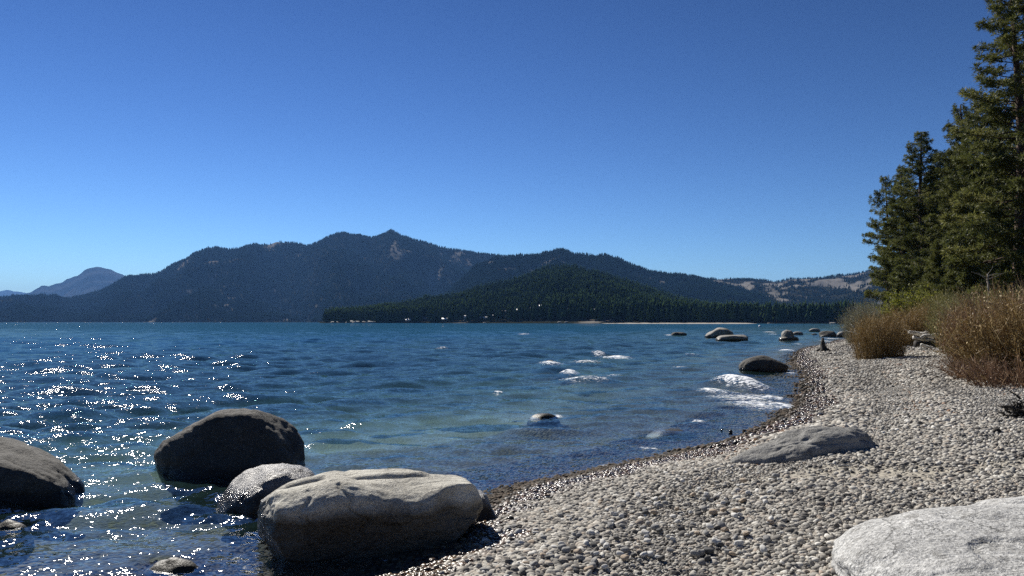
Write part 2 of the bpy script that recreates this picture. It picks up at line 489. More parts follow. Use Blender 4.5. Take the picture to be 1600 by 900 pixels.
# ---- rocks lying just at or under the surface (px, row, width px, depth ratio, top height)
AWASH = [('greenish rock just under the lake surface beside the wide low boulder', 5, 826, 80, 0.8, 61, 0.04, 'algae_rock'),
         ('greenish-brown rock just breaking the surface left of the split-topped boulder', 262, 893, 115, 0.7, 63, 0.08, 'algae_rock'),
         ('olive rock with white splash at its end, awash in the shallows', 850, 652, 56, 0.9, 65, 0.08, 'algae_rock'),
         ('long olive-brown rock under the shallow water near the pebble beach', 1055, 672, 95, 0.8, 67, 0.03, 'algae_rock'),
         ('dark rock with foam over it, out among the small breakers', 861, 568, 32, 0.8, 69, 0.18, 'granite_dark'),
         ('small dark stone poking out of the shallows beside its smaller neighbour', 1142, 678, 9, 0.9, 73, 0.09, 'granite_dark'),
         ('tiny dark stone poking out of the shallows, smallest of the two', 1128, 673, 6, 0.9, 75, 0.06, 'granite_dark')]
MOUNDS = []
for _l, ax, ay, aw, ad, _s, at_, _m in AWASH:
    p_ = on_z(ax, ay)
    w_ = aw * p_[1] / F / 2
    MOUNDS.append((p_[0], p_[1] + w_ * 0.3, max(w_, 0.06), ad, at_))

def ground_z(x, y, s=None, rough=True):
    x = np.asarray(x, float).ravel(); y = np.asarray(y, float).ravel()
    if s is None:
        s = shore_dist(x, y)
    z = np.interp(s, [-400, -150, -60, -25, -10, -3, 0, 1.2, 4, 8, 14, 30, 60, 300], [-9, -8, -4.2, -1.9, -0.85, -0.34, 0.0, 0.17, 0.47, 0.68, 1.5, 3.6, 5.5, 9])
    for mx, my, mw, md, mt in MOUNDS:          # stony rises under the rocks that come up to the surface
        e = np.exp(-((x - mx) ** 2 + (y - my) ** 2) / (2.4 * mw) ** 2)
        z = np.where(z < mt - 0.24, z + (mt - 0.24 - z) * e, z)
    if rough:
        z = z + 0.035 * fbm(x * 0.9, y * 0.9, o=3, seed=3) * np.clip(np.abs(s) * 0.7, 0.25, 1) + 0.15 * vnoise(x * 0.12, y * 0.12, seed=5) * np.clip((np.abs(s) - 5) / 12, 0, 1)
    return z

def gz(x, y):
    return float(ground_z([x], [y])[0])

def grid_faces(nr, nc):
    i = np.arange(nr - 1)[:, None] * nc + np.arange(nc - 1)[None, :]
    i = i.ravel()
    return np.c_[i, i + 1, i + nc + 1, i + nc]

# ---- ground sheet
ang = np.radians(np.concatenate([np.linspace(-180, -48, 45), np.linspace(-46, 46, 330), np.linspace(48, 180, 45)]))
rad = np.concatenate([[0.05], np.geomspace(0.6, 4, 20), np.geomspace(4.05, 120, 430), np.geomspace(123, 28500, 90)])
A, R = np.meshgrid(ang, rad)
gx, gy = (R * np.sin(A)).ravel(), (R * np.cos(A)).ravel()
gs = shore_dist(gx, gy)
gzz = ground_z(gx, gy, gs)
wetv = np.clip(1 - (gs - 0.5 - 0.35 * vnoise(gx * 0.8, gy * 0.8, seed=9)) / 0.5, 0, 1)
sandv = np.clip((fbm(gx * 0.10 + 3, gy * 0.16, o=3, seed=21) + 0.25) * 2.2, 0, 1) * np.clip((-gs - 4.5) / 4, 0, 1) * np.clip((60 + gs) / 40, 0, 1)
px_l = 800 + F * gx / np.maximum(gy, 0.1)
sandv = np.maximum(sandv * 0.55, np.clip(1.15 - (((gx + 4.5) / 6.5) ** 2 + ((gy - 22 - 0.2 * gx) / 5.5) ** 2) + 0.5 * fbm(gx * 0.4, gy * 0.4, o=3, seed=33), 0, 1))
soilv = np.clip((gs - 7.5 + 2.0 * vnoise(gx * 0.3, gy * 0.3, seed=11)) / 3, 0, 1)
finev = np.clip(fbm(gx * 0.55, gy * 0.55, o=3, seed=40) * 2.4 + 0.15, 0, 1) * np.clip((gs - 1.5) / 1.5, 0, 1) * np.clip((16 - np.hypot(gx, gy)) / 6, 0, 1)
me = mesh_np('ground', np.c_[gx, gy, gzz], grid_faces(len(rad), len(ang))[:, ::-1], M['ground'], True, {'wet': wetv, 'sand': sandv, 'soil': soilv, 'fine': finev})
ground = obj('ground', me)
ground['kind'] = 'structure'

# ---- lake surface
ang = np.radians(np.concatenate([np.linspace(-88, -43, 30), np.linspace(-42, 42, 430), np.linspace(43, 60, 10)]))
rad = np.concatenate([np.geomspace(4.2, 380, 830), np.geomspace(390, 28000, 70)])
A, R = np.meshgrid(ang, rad)
wx, wy = (R * np.sin(A)).ravel(), (R * np.cos(A)).ravel()
wr = R.ravel()
ws = shore_dist(wx, wy)
depth = np.maximum(-ground_z(wx, wy, ws, False), 0.0)
for _l, ax, ay, aw, ad, _s, at_, _m in AWASH:
    k_ = [a[1] for a in AWASH].index(ax)
    cx_, cy_, rx_, ad_, tp_ = MOUNDS[k_]; ry_ = rx_ * ad_; hh_ = 0.34
    q_ = np.clip(1 - ((wx - cx_) / rx_) ** 2 - ((wy - cy_) / ry_) ** 2, 0, 1)
    depth = np.where(q_ > 0, np.minimum(depth, np.maximum(hh_ - tp_ - hh_ * np.sqrt(q_), 0.0)), depth)
spacing = np.maximum(wr * 0.0055, wr * radians(0.2))
spacing = np.where(wr > 380, wr * 0.07, spacing)
lat = np.where(np.abs(A.ravel()) > radians(42.5), wr * radians(1.6), 0)
spacing = np.maximum(spacing, lat)
wz = np.zeros_like(wx); dxs = np.zeros_like(wx); dys = np.zeros_like(wx)
shal = np.clip(depth / 0.35, 0.12, 1.0)
gust = 1.0 + 0.45 * fbm(wx * 0.05, wy * 0.08, o=3, seed=71)
r2 = np.random.default_rng(3)
for i in range(54):
    lam = 0.30 * (22.0 ** (i / 53.0))
    th = radians(-72) + r2.normal(0, 0.42)          # travel direction: towards the viewer and the beach
    k = 2 * pi / lam
    a = 0.0092 * lam ** 0.80 * r2.uniform(0.6, 1.4)
    if lam > 3.5:
        a *= (3.5 / lam) ** 1.3
    damp = np.clip((lam / spacing - 2.5) / 2.5, 0, 1) * (shal if lam < 2 else np.clip(depth / 0.6, 0.05, 1))
    ph = k * (wx * cos(th) + wy * sin(th)) + r2.uniform(0, 6.28) + 1.3 * vnoise(wx / (lam * 4), wy / (lam * 4), seed=100 + i)
    am = a * damp * gust
    wz += am * np.sin(ph)
    dxs -= 0.8 * am * cos(th) * np.cos(ph)
    dys -= 0.8 * am * sin(th) * np.cos(ph)
foam = np.zeros_like(wx)
def foam_patch(px, py, rx_px, ry_px, h=0.10, amt=0.75, tilt=0.0, streak=0.0):
    """a breaking crest round one spot of the lake; sizes follow from the spot's distance"""
    p = on_z(px, py)
    Y = p[1]
    rx = rx_px * Y / F
    ry = 0.8 * ry_px * Y * Y / (F * EYE)
    u = (wx - p[0]) * cos(tilt) + (wy - p[1]) * sin(tilt)
    v = -(wx - p[0]) * sin(tilt) + (wy - p[1]) * cos(tilt)
    g = np.exp(-(u / rx) ** 2 * 1.2 - (v / ry) ** 2 * 1.2)
    global foam, wz
    foam = np.maximum(foam, amt * g)
    wz = wz + h * np.exp(-(u / rx) ** 2 - (v / (0.7 * ry)) ** 2)
for a in [(1112, 611, 26, 5, .10, .85), (1140, 602, 26, 6, .36, 1.05), (1172, 606, 26, 5, .28, .95), (1160, 620, 64, 9, 0, .62), (1205, 621, 20, 6, .05, .80), (1226, 634, 13, 8, .03, .80), (1185, 632, 60, 11, 0, .64),
          (905, 597, 28, 5, .22, .95), (890, 587, 15, 2.8, .2, .9), (930, 599, 30, 4, .20, .55), (965, 561, 24, 2.8, .22, .95), (935, 556, 10, 1.5, .15, .8), (915, 566, 25, 1.3, .08, .72),
          (860, 569, 17, 2.4, .12, .95), (1075, 558, 18, 1.5, .15, .85), (1228, 548, 12, 1.2, .1, .85), (1170, 567, 12, 1.6, .06, .8), (1196, 560, 8, 1.4, .1, .75),
          (778, 615, 9, 1.8, .05, .72), (872, 650, 8, 4, .04, .78), (1092, 658, 11, 4, .04, .8), (1060, 574, 14, 1.2, .05, .66), (1236, 583, 7, 1.2, .03, .8),
          (1047, 524, 9, .8, .1, .8), (1200, 519, 9, .6, .1, .8), (1205, 523, 8, .5, .1, .75), (1290, 533, 10, .7, .05, .8), (1300, 529, 12, .6, .04, .75), (1245, 537, 6, .6, .04, .7), (1240, 521, 6, .5, .05, .7),
          (820, 523, 12, .5, .1, .62), (690, 545, 10, .5, .1, .6), (960, 588, 14, 1.2, .06, .62), (800, 780, 22, 4, .01, .62), (850, 755, 26, 3, .01, .6), (960, 727, 26, 3, .01, .55), (1010, 700, 25, 4, .02, .52)]:
    foam_patch(*a)
lap = np.exp(-((ws + 0.12) / 0.16) ** 2) * (vnoise(wx * 1.7, wy * 1.7, seed=61) > 0.1)
foam = np.maximum(foam, 0.62 * lap)
tint = np.exp(-np.outer(depth, [0.45, 0.16, 0.18])) * np.array([0.93, 0.97, 1.0])
opac = 1 - np.exp(-depth * 0.62)
shal_c = np.array([0.032, 0.070, 0.066]); deep_c = np.array([0.006, 0.044, 0.076])
tt = np.clip((depth - 0.6) / 3.2, 0, 1)[:, None]
body_c = shal_c * (1 - tt) + deep_c * tt
rgh = np.interp(wr, [0, 30, 120, 500, 4000], [0.022, 0.022, 0.022, 0.03, 0.045])
chopv = np.interp(wr, [0, 12, 40, 200, 2000], [0.62, 0.55, 0.45, 0.65, 1.05]) * np.clip(depth / 0.12 + 0.8, 0.8, 1.1)
fc = grid_faces(len(rad), len(ang))[:, ::-1]
keep = (ws[fc].min(axis=1) < 0.8)
me = mesh_np('lake_water', np.c_[wx + dxs, wy + dys, wz], fc[keep], M['water'], True,
             {'foam': foam, 'opac': opac, 'wtint': tint, 'wbody': body_c, 'rgh': rgh, 'chop': chopv})
water = obj('lake_water', me)
water['kind'] = 'structure'

# ------------------------------------------------------------------ far shores and mountains
def interp_px(pts):
    p = np.array(pts, float)
    return p[:, 0], p[:, 1]

class Slope:
    """a mountain side: a foot line, a ridge line and a far side, all at their own distances"""
    def __init__(self, name, sil, foot, ridge_y, back, seed, spur, rock, mat, power=1.15, ncol=420, nrow=70, drop=0.0, foot_z=-3.0, jag=0.0):
        self.sil = interp_px(sil); self.foot = interp_px(foot); self.ry = interp_px(ridge_y)
        self.seed, self.spur, self.power, self.drop, self.foot_z, self.back, self.rockf, self.jag = seed, spur, power, drop, foot_z, back, rock, jag
        self.pmin, self.pmax = self.sil[0][0], self.sil[0][-1]
        px = np.linspace(self.pmin, self.pmax, ncol)
        t = np.concatenate([np.linspace(0, 1, nrow), 1 + np.linspace(0.08, 1, 10)])
        PX, TT = np.meshgrid(px, t)
        V, rk = self.at(PX.ravel(), TT.ravel())
        me = mesh_np(name, V, grid_faces(len(t), ncol)[:, ::-1], mat, True, {'rock': rk})
        self.o = obj(name, me)
        self.o['kind'] = 'structure'
    def at(self, px, t):
        a = (px - 800.0) / F / cos(PITCH)
        yb = np.interp(px, *self.foot)
        yr = np.interp(px, *self.ry) * (1 + 0.03 * vnoise(px * 0.012, px * 0, seed=self.seed + 2))
        sy = np.interp(px, *self.sil) + self.drop
        if self.jag:
            sy = sy + self.jag * fbm(px * 0.09, px * 0 + 3.3, o=3, seed=self.seed + 5)
        el = (HY - sy) / F
        zr = EYE + el * yr
        tc = np.clip(t, 0, 1)
        Y = np.where(t <= 1, yb + (yr - yb) * t, yr + (t - 1) * self.back)
        x = a * Y
        z = self.foot_z + (zr - self.foot_z) * tc ** self.power
        w = np.sin(pi * np.clip(t, 0, 1)) ** 0.8
        L = self.spur[1]
        n = 1 - np.abs(fbm(x / L + 0.3 * Y / L, Y / (2.2 * L), o=4, seed=self.seed)) * 1.5
        z = z + w * self.spur[0] * (n - 0.45) * np.clip(zr / 60.0, 0.2, 1)
        z = np.where(t > 1, z - (t - 1) ** 1.3 * np.maximum(zr, 30) * 1.05, z)
        rk = self.rockf(px, t, x, Y)
        return np.c_[x, Y, z], rk

def rock_none(px, t, x, y):
    return np.clip(fbm(x / 60, y / 60, o=3, seed=5) * 2 - 1.1, 0, 1)

def rock_main(px, t, x, y):
    n = fbm(x / 120 + 0.4, y / 260, o=6, seed=8, g=0.72)
    up = np.clip((t - 0.45) / 0.5, 0, 1)
    near = np.exp(-((px - 540) / 170) ** 2) + 0.6 * np.exp(-((px - 330) / 70) ** 2)
    return np.clip((n - 0.92 + 0.66 * up * near) * 1.3, 0, 1)

def rock_right(px, t, x, y):
    n = fbm(x / 70, y / 130, o=5, seed=12, g=0.6)
    return np.clip((n - 0.42 + 0.55 * np.clip((t - 0.35) / 0.5, 0, 1) * np.clip((px - 1060) / 60, 0, 1)) * 3.0, 0, 1)

S_far2 = Slope('distant_mountains', [(-330, 450), (-80, 457), (0, 455), (12, 453), (40, 457), (80, 470), (140, 490)], [(-330, 20000), (140, 20000)], [(-330, 25000), (140, 25000)], 3000, 91, (60, 1500), lambda p, t, x, y: np.clip(0.4 + fbm(x / 600, y / 900, seed=3), 0, 1), M['slope_far'], 1.0, 160, 30, jag=1.0)
S_far1 = Slope('far_mountain', [(-500, 500), (-100, 480), (0, 468), (30, 462), (48, 457), (65, 447), (75, 447), (85, 443), (95, 442), (104, 436), (120, 431), (134, 421), (141, 418), (149, 417), (160, 419), (170, 420), (185, 428), (197, 432), (230, 440), (300, 462), (420, 490)],
               [(-500, 11000), (420, 11000)], [(-500, 14500), (420, 14500)], 3000, 55, (110, 700), lambda p, t, x, y: np.clip(0.15 + 1.1 * fbm(x / 300, y / 500, o=4, seed=13) + 0.3 * t, 0, 1), M['slope_far'], 0.9, 260, 50, jag=1.0)
S_main = Slope('main_mountain', [(-900, 462), (-300, 468), (0, 467), (60, 466), (110, 465), (140, 459), (170, 448), (200, 432), (222, 428), (245, 426), (265, 414), (290, 403), (310, 390), (335, 384), (350, 388), (370, 388), (385, 382), (395, 380), (410, 382), (432, 376), (445, 377), (462, 378), (480, 382), (495, 377), (510, 370), (525, 364), (535, 361), (545, 365), (560, 365), (570, 369), (580, 371), (590, 368), (601, 364), (605, 360), (610, 357.5), (616, 361), (628, 367), (640, 371), (655, 375), (670, 379), (690, 385), (720, 390), (745, 394), (780, 397), (820, 402), (900, 410), (1100, 440), (1300, 490)],
               [(-900, 4600), (0, 4000), (500, 3600), (1300, 3300)], [(-900, 6400), (1300, 6200)], 2500, 31, (150, 520), rock_main, M['slope'], 1.2, 620, 110, drop=2, jag=0.8)
S_mid = Slope('wooded_ridge', [(640, 500), (700, 455), (740, 415), (770, 402), (790, 400), (810, 397), (840, 395), (860, 391), (878, 388), (890, 391), (897, 395), (930, 398), (945, 396), (965, 401), (985, 411), (1000, 416), (1020, 424), (1060, 426), (1090, 431), (1120, 440), (1180, 455), (1300, 490)],
              [(640, 2900), (1300, 2300)], [(640, 4300), (1300, 3600)], 1500, 77, (50, 330), rock_none, M['slope'], 1.1, 330, 80, drop=4, jag=0.6)
S_right = Slope('granite_mountain', [(900, 480), (1000, 445), (1060, 434), (1100, 434), (1120, 435), (1150, 434), (1170, 434), (1190, 435), (1215, 439), (1235, 435), (1260, 433), (1290, 432), (1320, 429), (1345, 425), (1380, 416), (1450, 404), (1600, 398), (1900, 410), (2300, 430)],
                [(900, 3200), (1400, 2200), (2300, 1600)], [(900, 4900), (1400, 4300), (2300, 3500)], 1800, 45, (60, 260), rock_right, M['slope'], 1.0, 420, 80, drop=2, jag=0.8)
hill_sil = [(500, 503), (520, 500), (540, 497), (560, 494), (600, 489), (650, 482), (700, 473), (740, 461), (770, 454), (800, 448), (830, 437), (860, 429), (880, 426), (900, 428), (930, 435), (960, 443), (1000, 457), (1050, 474), (1100, 488), (1150, 495), (1250, 497), (1400, 497), (1700, 495)]
hill_foot = [(500, 1520), (560, 1470), (700, 1340), (850, 1150), (940, 1040), (1170, 1000), (1300, 930), (1345, 880), (1700, 800)]
S_hill = Slope('wooded_point', hill_sil, hill_foot, [(500, 1680), (600, 1800), (880, 2050), (1050, 1900), (1700, 1500)], 700, 63, (7, 120), rock_none, M['slope'], 0.95, 380, 70, foot_z=-0.6)

# pale sand strip along the far bay
px = np.linspace(932, 1182, 60)
yb = np.interp(px, *S_hill.foot)
a_ = (px - 800) / F
w0 = np.clip(np.minimum((px - 932) / 25, (1182 - px) / 20), 0, 1)
rows = []
for off, z in ((-6, -0.8), (4, 0.35), (14, 0.9), (26, 0.5)):
    Y = yb + off
    rows.append(np.c_[a_ * Y, Y, z * np.where(z > 0, w0, 1) + 0.15 * vnoise(px * 0.2, px * 0 + off)])
me = mesh_np('far_sand_beach', np.vstack(rows), grid_faces(4, 60)[:, ::-1], M['far_sand'], True)
fb = obj('far_sand_beach', me); fb['kind'] = 'structure'

# ------------------------------------------------------------------ scatter helper (stuff only)
def scatter(name, pts, rot, scl, pick, protos, extra=None):
    n = len(pts)
    me = bpy.data.meshes.new(name)
    me.vertices.add(n); me.vertices.foreach_set('co', np.asarray(pts, np.float32).ravel())
    me.attributes.new('rot', 'FLOAT_VECTOR', 'POINT').data.foreach_set('vector', np.asarray(rot, np.float32).ravel())
    me.attributes.new('scl', 'FLOAT_VECTOR', 'POINT').data.foreach_set('vector', np.asarray(scl, np.float32).ravel())
    me.attributes.new('pick', 'INT', 'POINT').data.foreach_set('value', np.asarray(pick, np.int32))
    for k, v in (extra or {}).items():
        me.attributes.new(k, 'FLOAT', 'POINT').data.foreach_set('value', np.asarray(v, np.float32))
    o = obj(name, me)
    o['kind'] = 'stuff'
    ng = bpy.data.node_groups.new(name + '_nodes', 'GeometryNodeTree')
    ng.interface.new_socket('Geometry', in_out='INPUT', socket_type='NodeSocketGeometry')
    ng.interface.new_socket('Geometry', in_out='OUTPUT', socket_type='NodeSocketGeometry')
    gi = ng.nodes.new('NodeGroupInput'); go = ng.nodes.new('NodeGroupOutput')
    g2i = ng.nodes.new('GeometryNodeGeometryToInstance')
    for pm in reversed(protos):
        po = bpy.data.objects.new(pm.name + '_shape', pm)
        oi = ng.nodes.new('GeometryNodeObjectInfo')
        oi.inputs['Object'].default_value = po
        ng.links.new(oi.outputs['Geometry'], g2i.inputs[0])
    def na(nm, t):
        a = ng.nodes.new('GeometryNodeInputNamedAttribute'); a.data_type = t
        a.inputs['Name'].default_value = nm
        return a.outputs[0]
    ip = ng.nodes.new('GeometryNodeInstanceOnPoints')
    ng.links.new(gi.outputs[0], ip.inputs['Points'])
    ng.links.new(g2i.outputs[0], ip.inputs['Instance'])
    ip.inputs['Pick Instance'].default_value = True
    ng.links.new(na('pick', 'INT'), ip.inputs['Instance Index'])
    e2r = ng.nodes.new('FunctionNodeEulerToRotation')
    ng.links.new(na('rot', 'FLOAT_VECTOR'), e2r.inputs[0])
    ng.links.new(e2r.outputs[0], ip.inputs['Rotation'])
    ng.links.new(na('scl', 'FLOAT_VECTOR'), ip.inputs['Scale'])
    ng.links.new(ip.outputs[0], go.inputs[0])
    md = o.modifiers.new('scatter', 'NODES'); md.node_group = ng
    return o

# ------------------------------------------------------------------ far conifers
def far_conifer(name, seed, tiers, sides, ragged=0.35, slim=0.16, low=0.12):
    """1 m tall conifer: trunk and ragged tiers of drooping boughs"""
    r = np.random.default_rng(seed)
    g = Geo()
    for k in range(tiers):
        f = k / (tiers - 1 + 1e-9)
        zb = low + (0.90 - low) * f
        rr = slim * (1 - f) ** 0.75 * r.uniform(0.8, 1.15) + 0.012
        hh = (1.0 - zb) * 0.35 + 0.10
        th = np.arange(sides) * 2 * pi / sides + r.uniform(0, 6)
        ra = rr * r.uniform(1 - ragged, 1 + ragged, sides)
        zr = zb - 0.035 + r.uniform(-0.03, 0.03, sides)
        V = np.vstack([np.c_[ra * np.cos(th), ra * np.sin(th), zr], [[0, 0, min(zb + hh, 1.0)]], [[0, 0, zb + 0.02]]])
        T = [(j, (j + 1) % sides, sides) for j in range(sides)] + [((j + 1) % sides, j, sides + 1) for j in range(sides)]
        A = np.concatenate([r.uniform(0.25, 0.75, sides), [0.4, 0.0]])
        g.add(V, T, A)
    crown = g.mesh(name + '_crown', M['far_needles' if name == 'small_conifer' else 'point_needles'])
    g2 = Geo()
    g2.tube([(0, 0, -0.08), (0, 0, 0.3), (0, 0, 0.8)], [0.016, 0.012, 0.004], 5)
    trunk = g2.mesh(name + '_trunk', M['bark'])
    return crown, trunk

fc_lo = [far_conifer('small_conifer', 50 + i, 4, 6, 0.3, 0.17 + 0.02 * i)[0] for i in range(3)]
fc_hi_pairs = [far_conifer('shore_conifer', 60 + i, 10, 9, 0.45, (0.13, 0.15, 0.17, 0.12)[i], (0.10, 0.2, 0.12, 0.28)[i]) for i in range(4)]
fc_hi = [p[0] for p in fc_hi_pairs]

CABINS = [(757, 1.5, 'c'), (727, 1.6, 'w'), (640, .9, 'c'), (696, .9, 'c'), (664, 4, 'r'), (771, 3.2, 'r'), (825, 6.5, 'r'), (786, 5.0, 'r'), (845, 6.0, 'w'), (888, 4.6, 'c'), (926, 4.2, 'w'), (810, 5.6, 'r')]

def forest(name, S, n, pxr, tr, hr, protos, seed, max_rock=0.35, wid=1.0, clear=None):
    r = np.random.default_rng(seed)
    px = r.uniform(pxr[0], pxr[1], n); t = r.uniform(tr[0], tr[1], n) ** 0.9
    V, rk = S.at(px, t)
    k = (rk < r.uniform(0, max_rock * 2, n)) & (V[:, 2] > 0.8)
    if clear is not None:
        k &= ~clear(px, t)
    V = V[k]; n = len(V)
    h = r.uniform(hr[0], hr[1], n) * (0.72 + 0.28 * np.clip(1 + vnoise(V[:, 0] / 40, V[:, 1] / 40, seed=seed), 0.4, 2))
    return scatter(name, V, np.c_[r.normal(0, .03, n), r.normal(0, .03, n), r.uniform(0, 6.28, n)], np.c_[h * wid, h * wid, h], r.integers(0, len(protos), n), protos)

o = forest('forest_on_main_mountain', S_main, 95000, (-250, 900), (0, 1.05), (15, 26), fc_lo, 1)
o['label'] = 'blue-dark conifer forest covering the big mountain'; o['category'] = 'forest'
o = forest('forest_on_wooded_ridge', S_mid, 34000, (680, 1250), (0.05, 1.05), (14, 24), fc_lo, 2)
o['label'] = 'dense conifer forest on the rounded ridge behind the wooded point'; o['category'] = 'forest'
o = forest('forest_on_granite_mountain', S_right, 30000, (1040, 1750), (0, 1.03), (10, 18), fc_lo, 3, 0.2)
o['label'] = 'thin conifer forest between pale granite slabs on the right mountain'; o['category'] = 'forest'
# forest on the point, kept open just in front of the cabins
cab_t = {}
def cab_place(px, up):
    t = np.clip(up / 34.0 * 0.9 + 0.02, 0.02, 0.9)
    return t
def hill_clear(px, t):
    k = np.zeros(px.shape, bool)
    for cp, up, _ in CABINS:
        ct = cab_place(cp, up)
        k |= (np.abs(px - cp) < 5.5) & (t < ct + 0.015) & (t > ct - 0.085)
    k |= (px < 585) & (t < 0.16) & (px > 515)
    return k
o = forest('forest_on_wooded_point', S_hill, 18000, (508, 1420), (0.018, 1.1), (17, 27), fc_hi, 4, 0.9, clear=hill_clear)
o['label'] = 'dark green conifer forest covering the low wooded point'; o['category'] = 'forest'

# front row of the far shore: single conifers
r = np.random.default_rng(88)
shore_sets = [(515, 690, 22, 'dark conifer on the rocky tip of the wooded point', 'conifers on the rocky tip of the point', (14, 20)),
              (690, 935, 52, 'dark conifer in the front row along the rocky shore below the cabins', 'front-row conifers below the cabins', (19, 29)),
              (935, 1175, 62, 'tall dark conifer in the front row behind the far sandy beach', 'conifers behind the far sandy beach', (24, 34)),
              (1175, 1345, 46, 'tall dark conifer on the far shore between the sandy beach and the brushy bank', 'conifers on the far shore by the bank', (23, 32))]
for p0, p1, n, lab, grp, hr in shore_sets:
    for i in range(n):
        px_ = p0 + (p1 - p0) * (i + r.uniform(0.1, 0.9)) / n
        if any(abs(px_ - c[0]) < 4 and c[1] < 2 for c in CABINS):
            continue
        t_ = r.uniform(0.03, 0.07) if p0 != 935 else r.uniform(0.05, 0.08)
        V, _ = S_hill.at(np.array([px_]), np.array([t_]))
        h = r.uniform(*hr)
        k = r.integers(0, 4)
        e = obj('far_conifer', None, None, (V[0, 0], V[0, 1], max(V[0, 2], 0.6)), r.uniform(0, 6.28), (h * 0.95, h * 0.95, h))
        tag(e, lab, 'tree', grp)
        obj('crown', fc_hi_pairs[k][0], e); obj('trunk', fc_hi_pairs[k][1], e)

# cabins among the trees
def box(g, x0, x1, y0, y1, z0, z1):
    V = [(x, y, z) for x in (x0, x1) for y in (y0, y1) for z in (z0, z1)]
    q = [(0, 1, 3, 2), (4, 6, 7, 5), (0, 4, 5, 1), (2, 3, 7, 6), (0, 2, 6, 4), (1, 5, 7, 3)]
    T = []
    for a, b, c, d in q:
        T += [(a, b, c), (a, c, d)]
    g.add(V, T)
def gable(g, x0, x1, y0, y1, z0, zr):
    ym = (y0 + y1) / 2
    V = [(x0, y0, z0), (x1, y0, z0), (x0, ym, zr), (x1, ym, zr), (x0, y1, z0), (x1, y1, z0), (x0, y0, z0 + .35), (x1, y0, z0 + .35), (x0, ym, zr + .35), (x1, ym, zr + .35), (x0, y1, z0 + .35), (x1, y1, z0 + .35)]
    q = [(0, 2, 3, 1), (2, 4, 5, 3), (6, 7, 9, 8), (8, 9, 11, 10), (0, 1, 7, 6), (4, 10, 11, 5), (0, 6, 8, 2), (2, 8, 10, 4), (1, 3, 9, 7), (3, 5, 11, 9)]
    T = []
    for a, b, c, d in q:
        T += [(a, b, c), (a, c, d)]
    g.add(V, T)
cab_lab = {757: 'brown lakeside house with a wide pale gable roof among conifers', 727: 'small white lakeside house between dark conifers', 640: 'low brown cabin with pale roof near the rocky tip of the point', 696: 'low brown cabin with grey roof on the shore between two white specks',
           664: 'pale-roofed cabin high in the trees above the rocky tip', 771: 'pale-roofed cabin in the trees above the lakeside gable house', 825: 'long pale-roofed cabin near the top of the wooded point', 786: 'pale-roofed cabin halfway up the wooded slope',
           845: 'white cabin near the top of the wooded point', 888: 'brown cabin with pale roof in a clearing above the far sandy beach', 926: 'white cabin alone in the trees above the start of the sandy beach', 810: 'pale-roofed cabin below the long cabin near the hilltop'}
for cp, up, kind in CABINS:
    V, _ = S_hill.at(np.array([float(cp)]), np.array([float(cab_place(cp, up))]))
    e = obj('cabin', None, None, tuple(V[0] - np.array([0, 0, 0.5])), r.uniform(-.3, .3))
    tag(e, cab_lab[cp], 'house', 'cabins on the wooded point')
    w, d, h = {'c': (12, 8, 4.5), 'w': (5, 7, 6.5), 'r': (11, 7, 3.6)}[kind]
    if cp == 757:
        w = 15
    g = Geo(); box(g, -w / 2, w / 2, -d / 2, d / 2, 0, h)
    obj('wall', g.mesh('cabin_wall', M['cabin_white'] if kind == 'w' else M['cabin_wall']), e)
    g = Geo(); gable(g, -w / 2 - .6, w / 2 + .6, -d / 2 - .6, d / 2 + .6, h - 0.15, h + 2.6)
    obj('roof', g.mesh('cabin_roof', M['cabin_roof']), e)
    for wxx in (-w / 4, w / 4):
        g = Geo(); box(g, wxx - 0.9, wxx + 0.9, -d / 2 - 0.06, -d / 2 + 0.02, h * .35, h * .75)
        obj('window', g.mesh('cabin_window', M['cabin_glass']), e)

# ------------------------------------------------------------------ rocks
_ico = {}
def ico(n):
    if n not in _ico:
        bm = bmesh.new()
        bmesh.ops.create_icosphere(bm, subdivisions=n, radius=1.0)
        V = np.array([v.co[:] for v in bm.verts]); V /= np.linalg.norm(V, axis=1)[:, None]
        T = np.array([[v.index for v in f.verts] for f in bm.faces])
        bm.free()
        _ico[n] = (V, T)
    return _ico[n]

def rock_mesh(name, dims, mat, seed, level=5, sq=2.3, cuts=(), chips=0, chip_d=0.95, rough=0.06, lump=0.10, sharp=14.0, post=None, freq=1.6):
    D, T = ico(level)
    rr = (np.abs(D) ** sq).sum(axis=1) ** (-1.0 / sq)
    inv = rr ** -sharp
    rc = np.random.default_rng(seed * 7 + 1)
    cuts = list(cuts)
    for _ in range(chips):
        v = rc.normal(0, 1, 3); v /= np.linalg.norm(v)
        sup = (np.abs(D) ** sq).sum(axis=1) ** (-1.0 / sq)
        cuts.append((*v, (D * sup[:, None] @ v).max() * chip_d * rc.uniform(0.93, 1.02)))
    for (nx, ny, nz, d) in cuts:
        nvec = np.array([nx, ny, nz], float); nvec /= np.linalg.norm(nvec)
        c = np.maximum(D @ nvec, 1e-4) / d
        inv = inv + c ** sharp
    rr = inv ** (-1.0 / sharp)
    P = D * rr[:, None]
    s = seed * 3.7
    q = P * freq
    rr2 = 1 + lump * fbm(q[:, 0] * 0.8 + s, q[:, 1] * 0.8, q[:, 2] * 0.8, o=2, seed=seed)
    b = fbm(q[:, 0] * 3 + s, q[:, 1] * 3, q[:, 2] * 3, o=5, seed=seed + 3, g=0.55)
    rr2 = rr2 + rough * 0.5 * b - rough * 0.5 * np.clip(1 - 6 * np.abs(vnoise(q[:, 0] * 1.3, q[:, 1] * 1.3 + s, q[:, 2] * 1.3, seed=seed + 9)), 0, 1)
    P = P * rr2[:, None] * np.array(dims)
    if post:
        P = post(P)
    return mesh_np(name, P, T, mat, True)

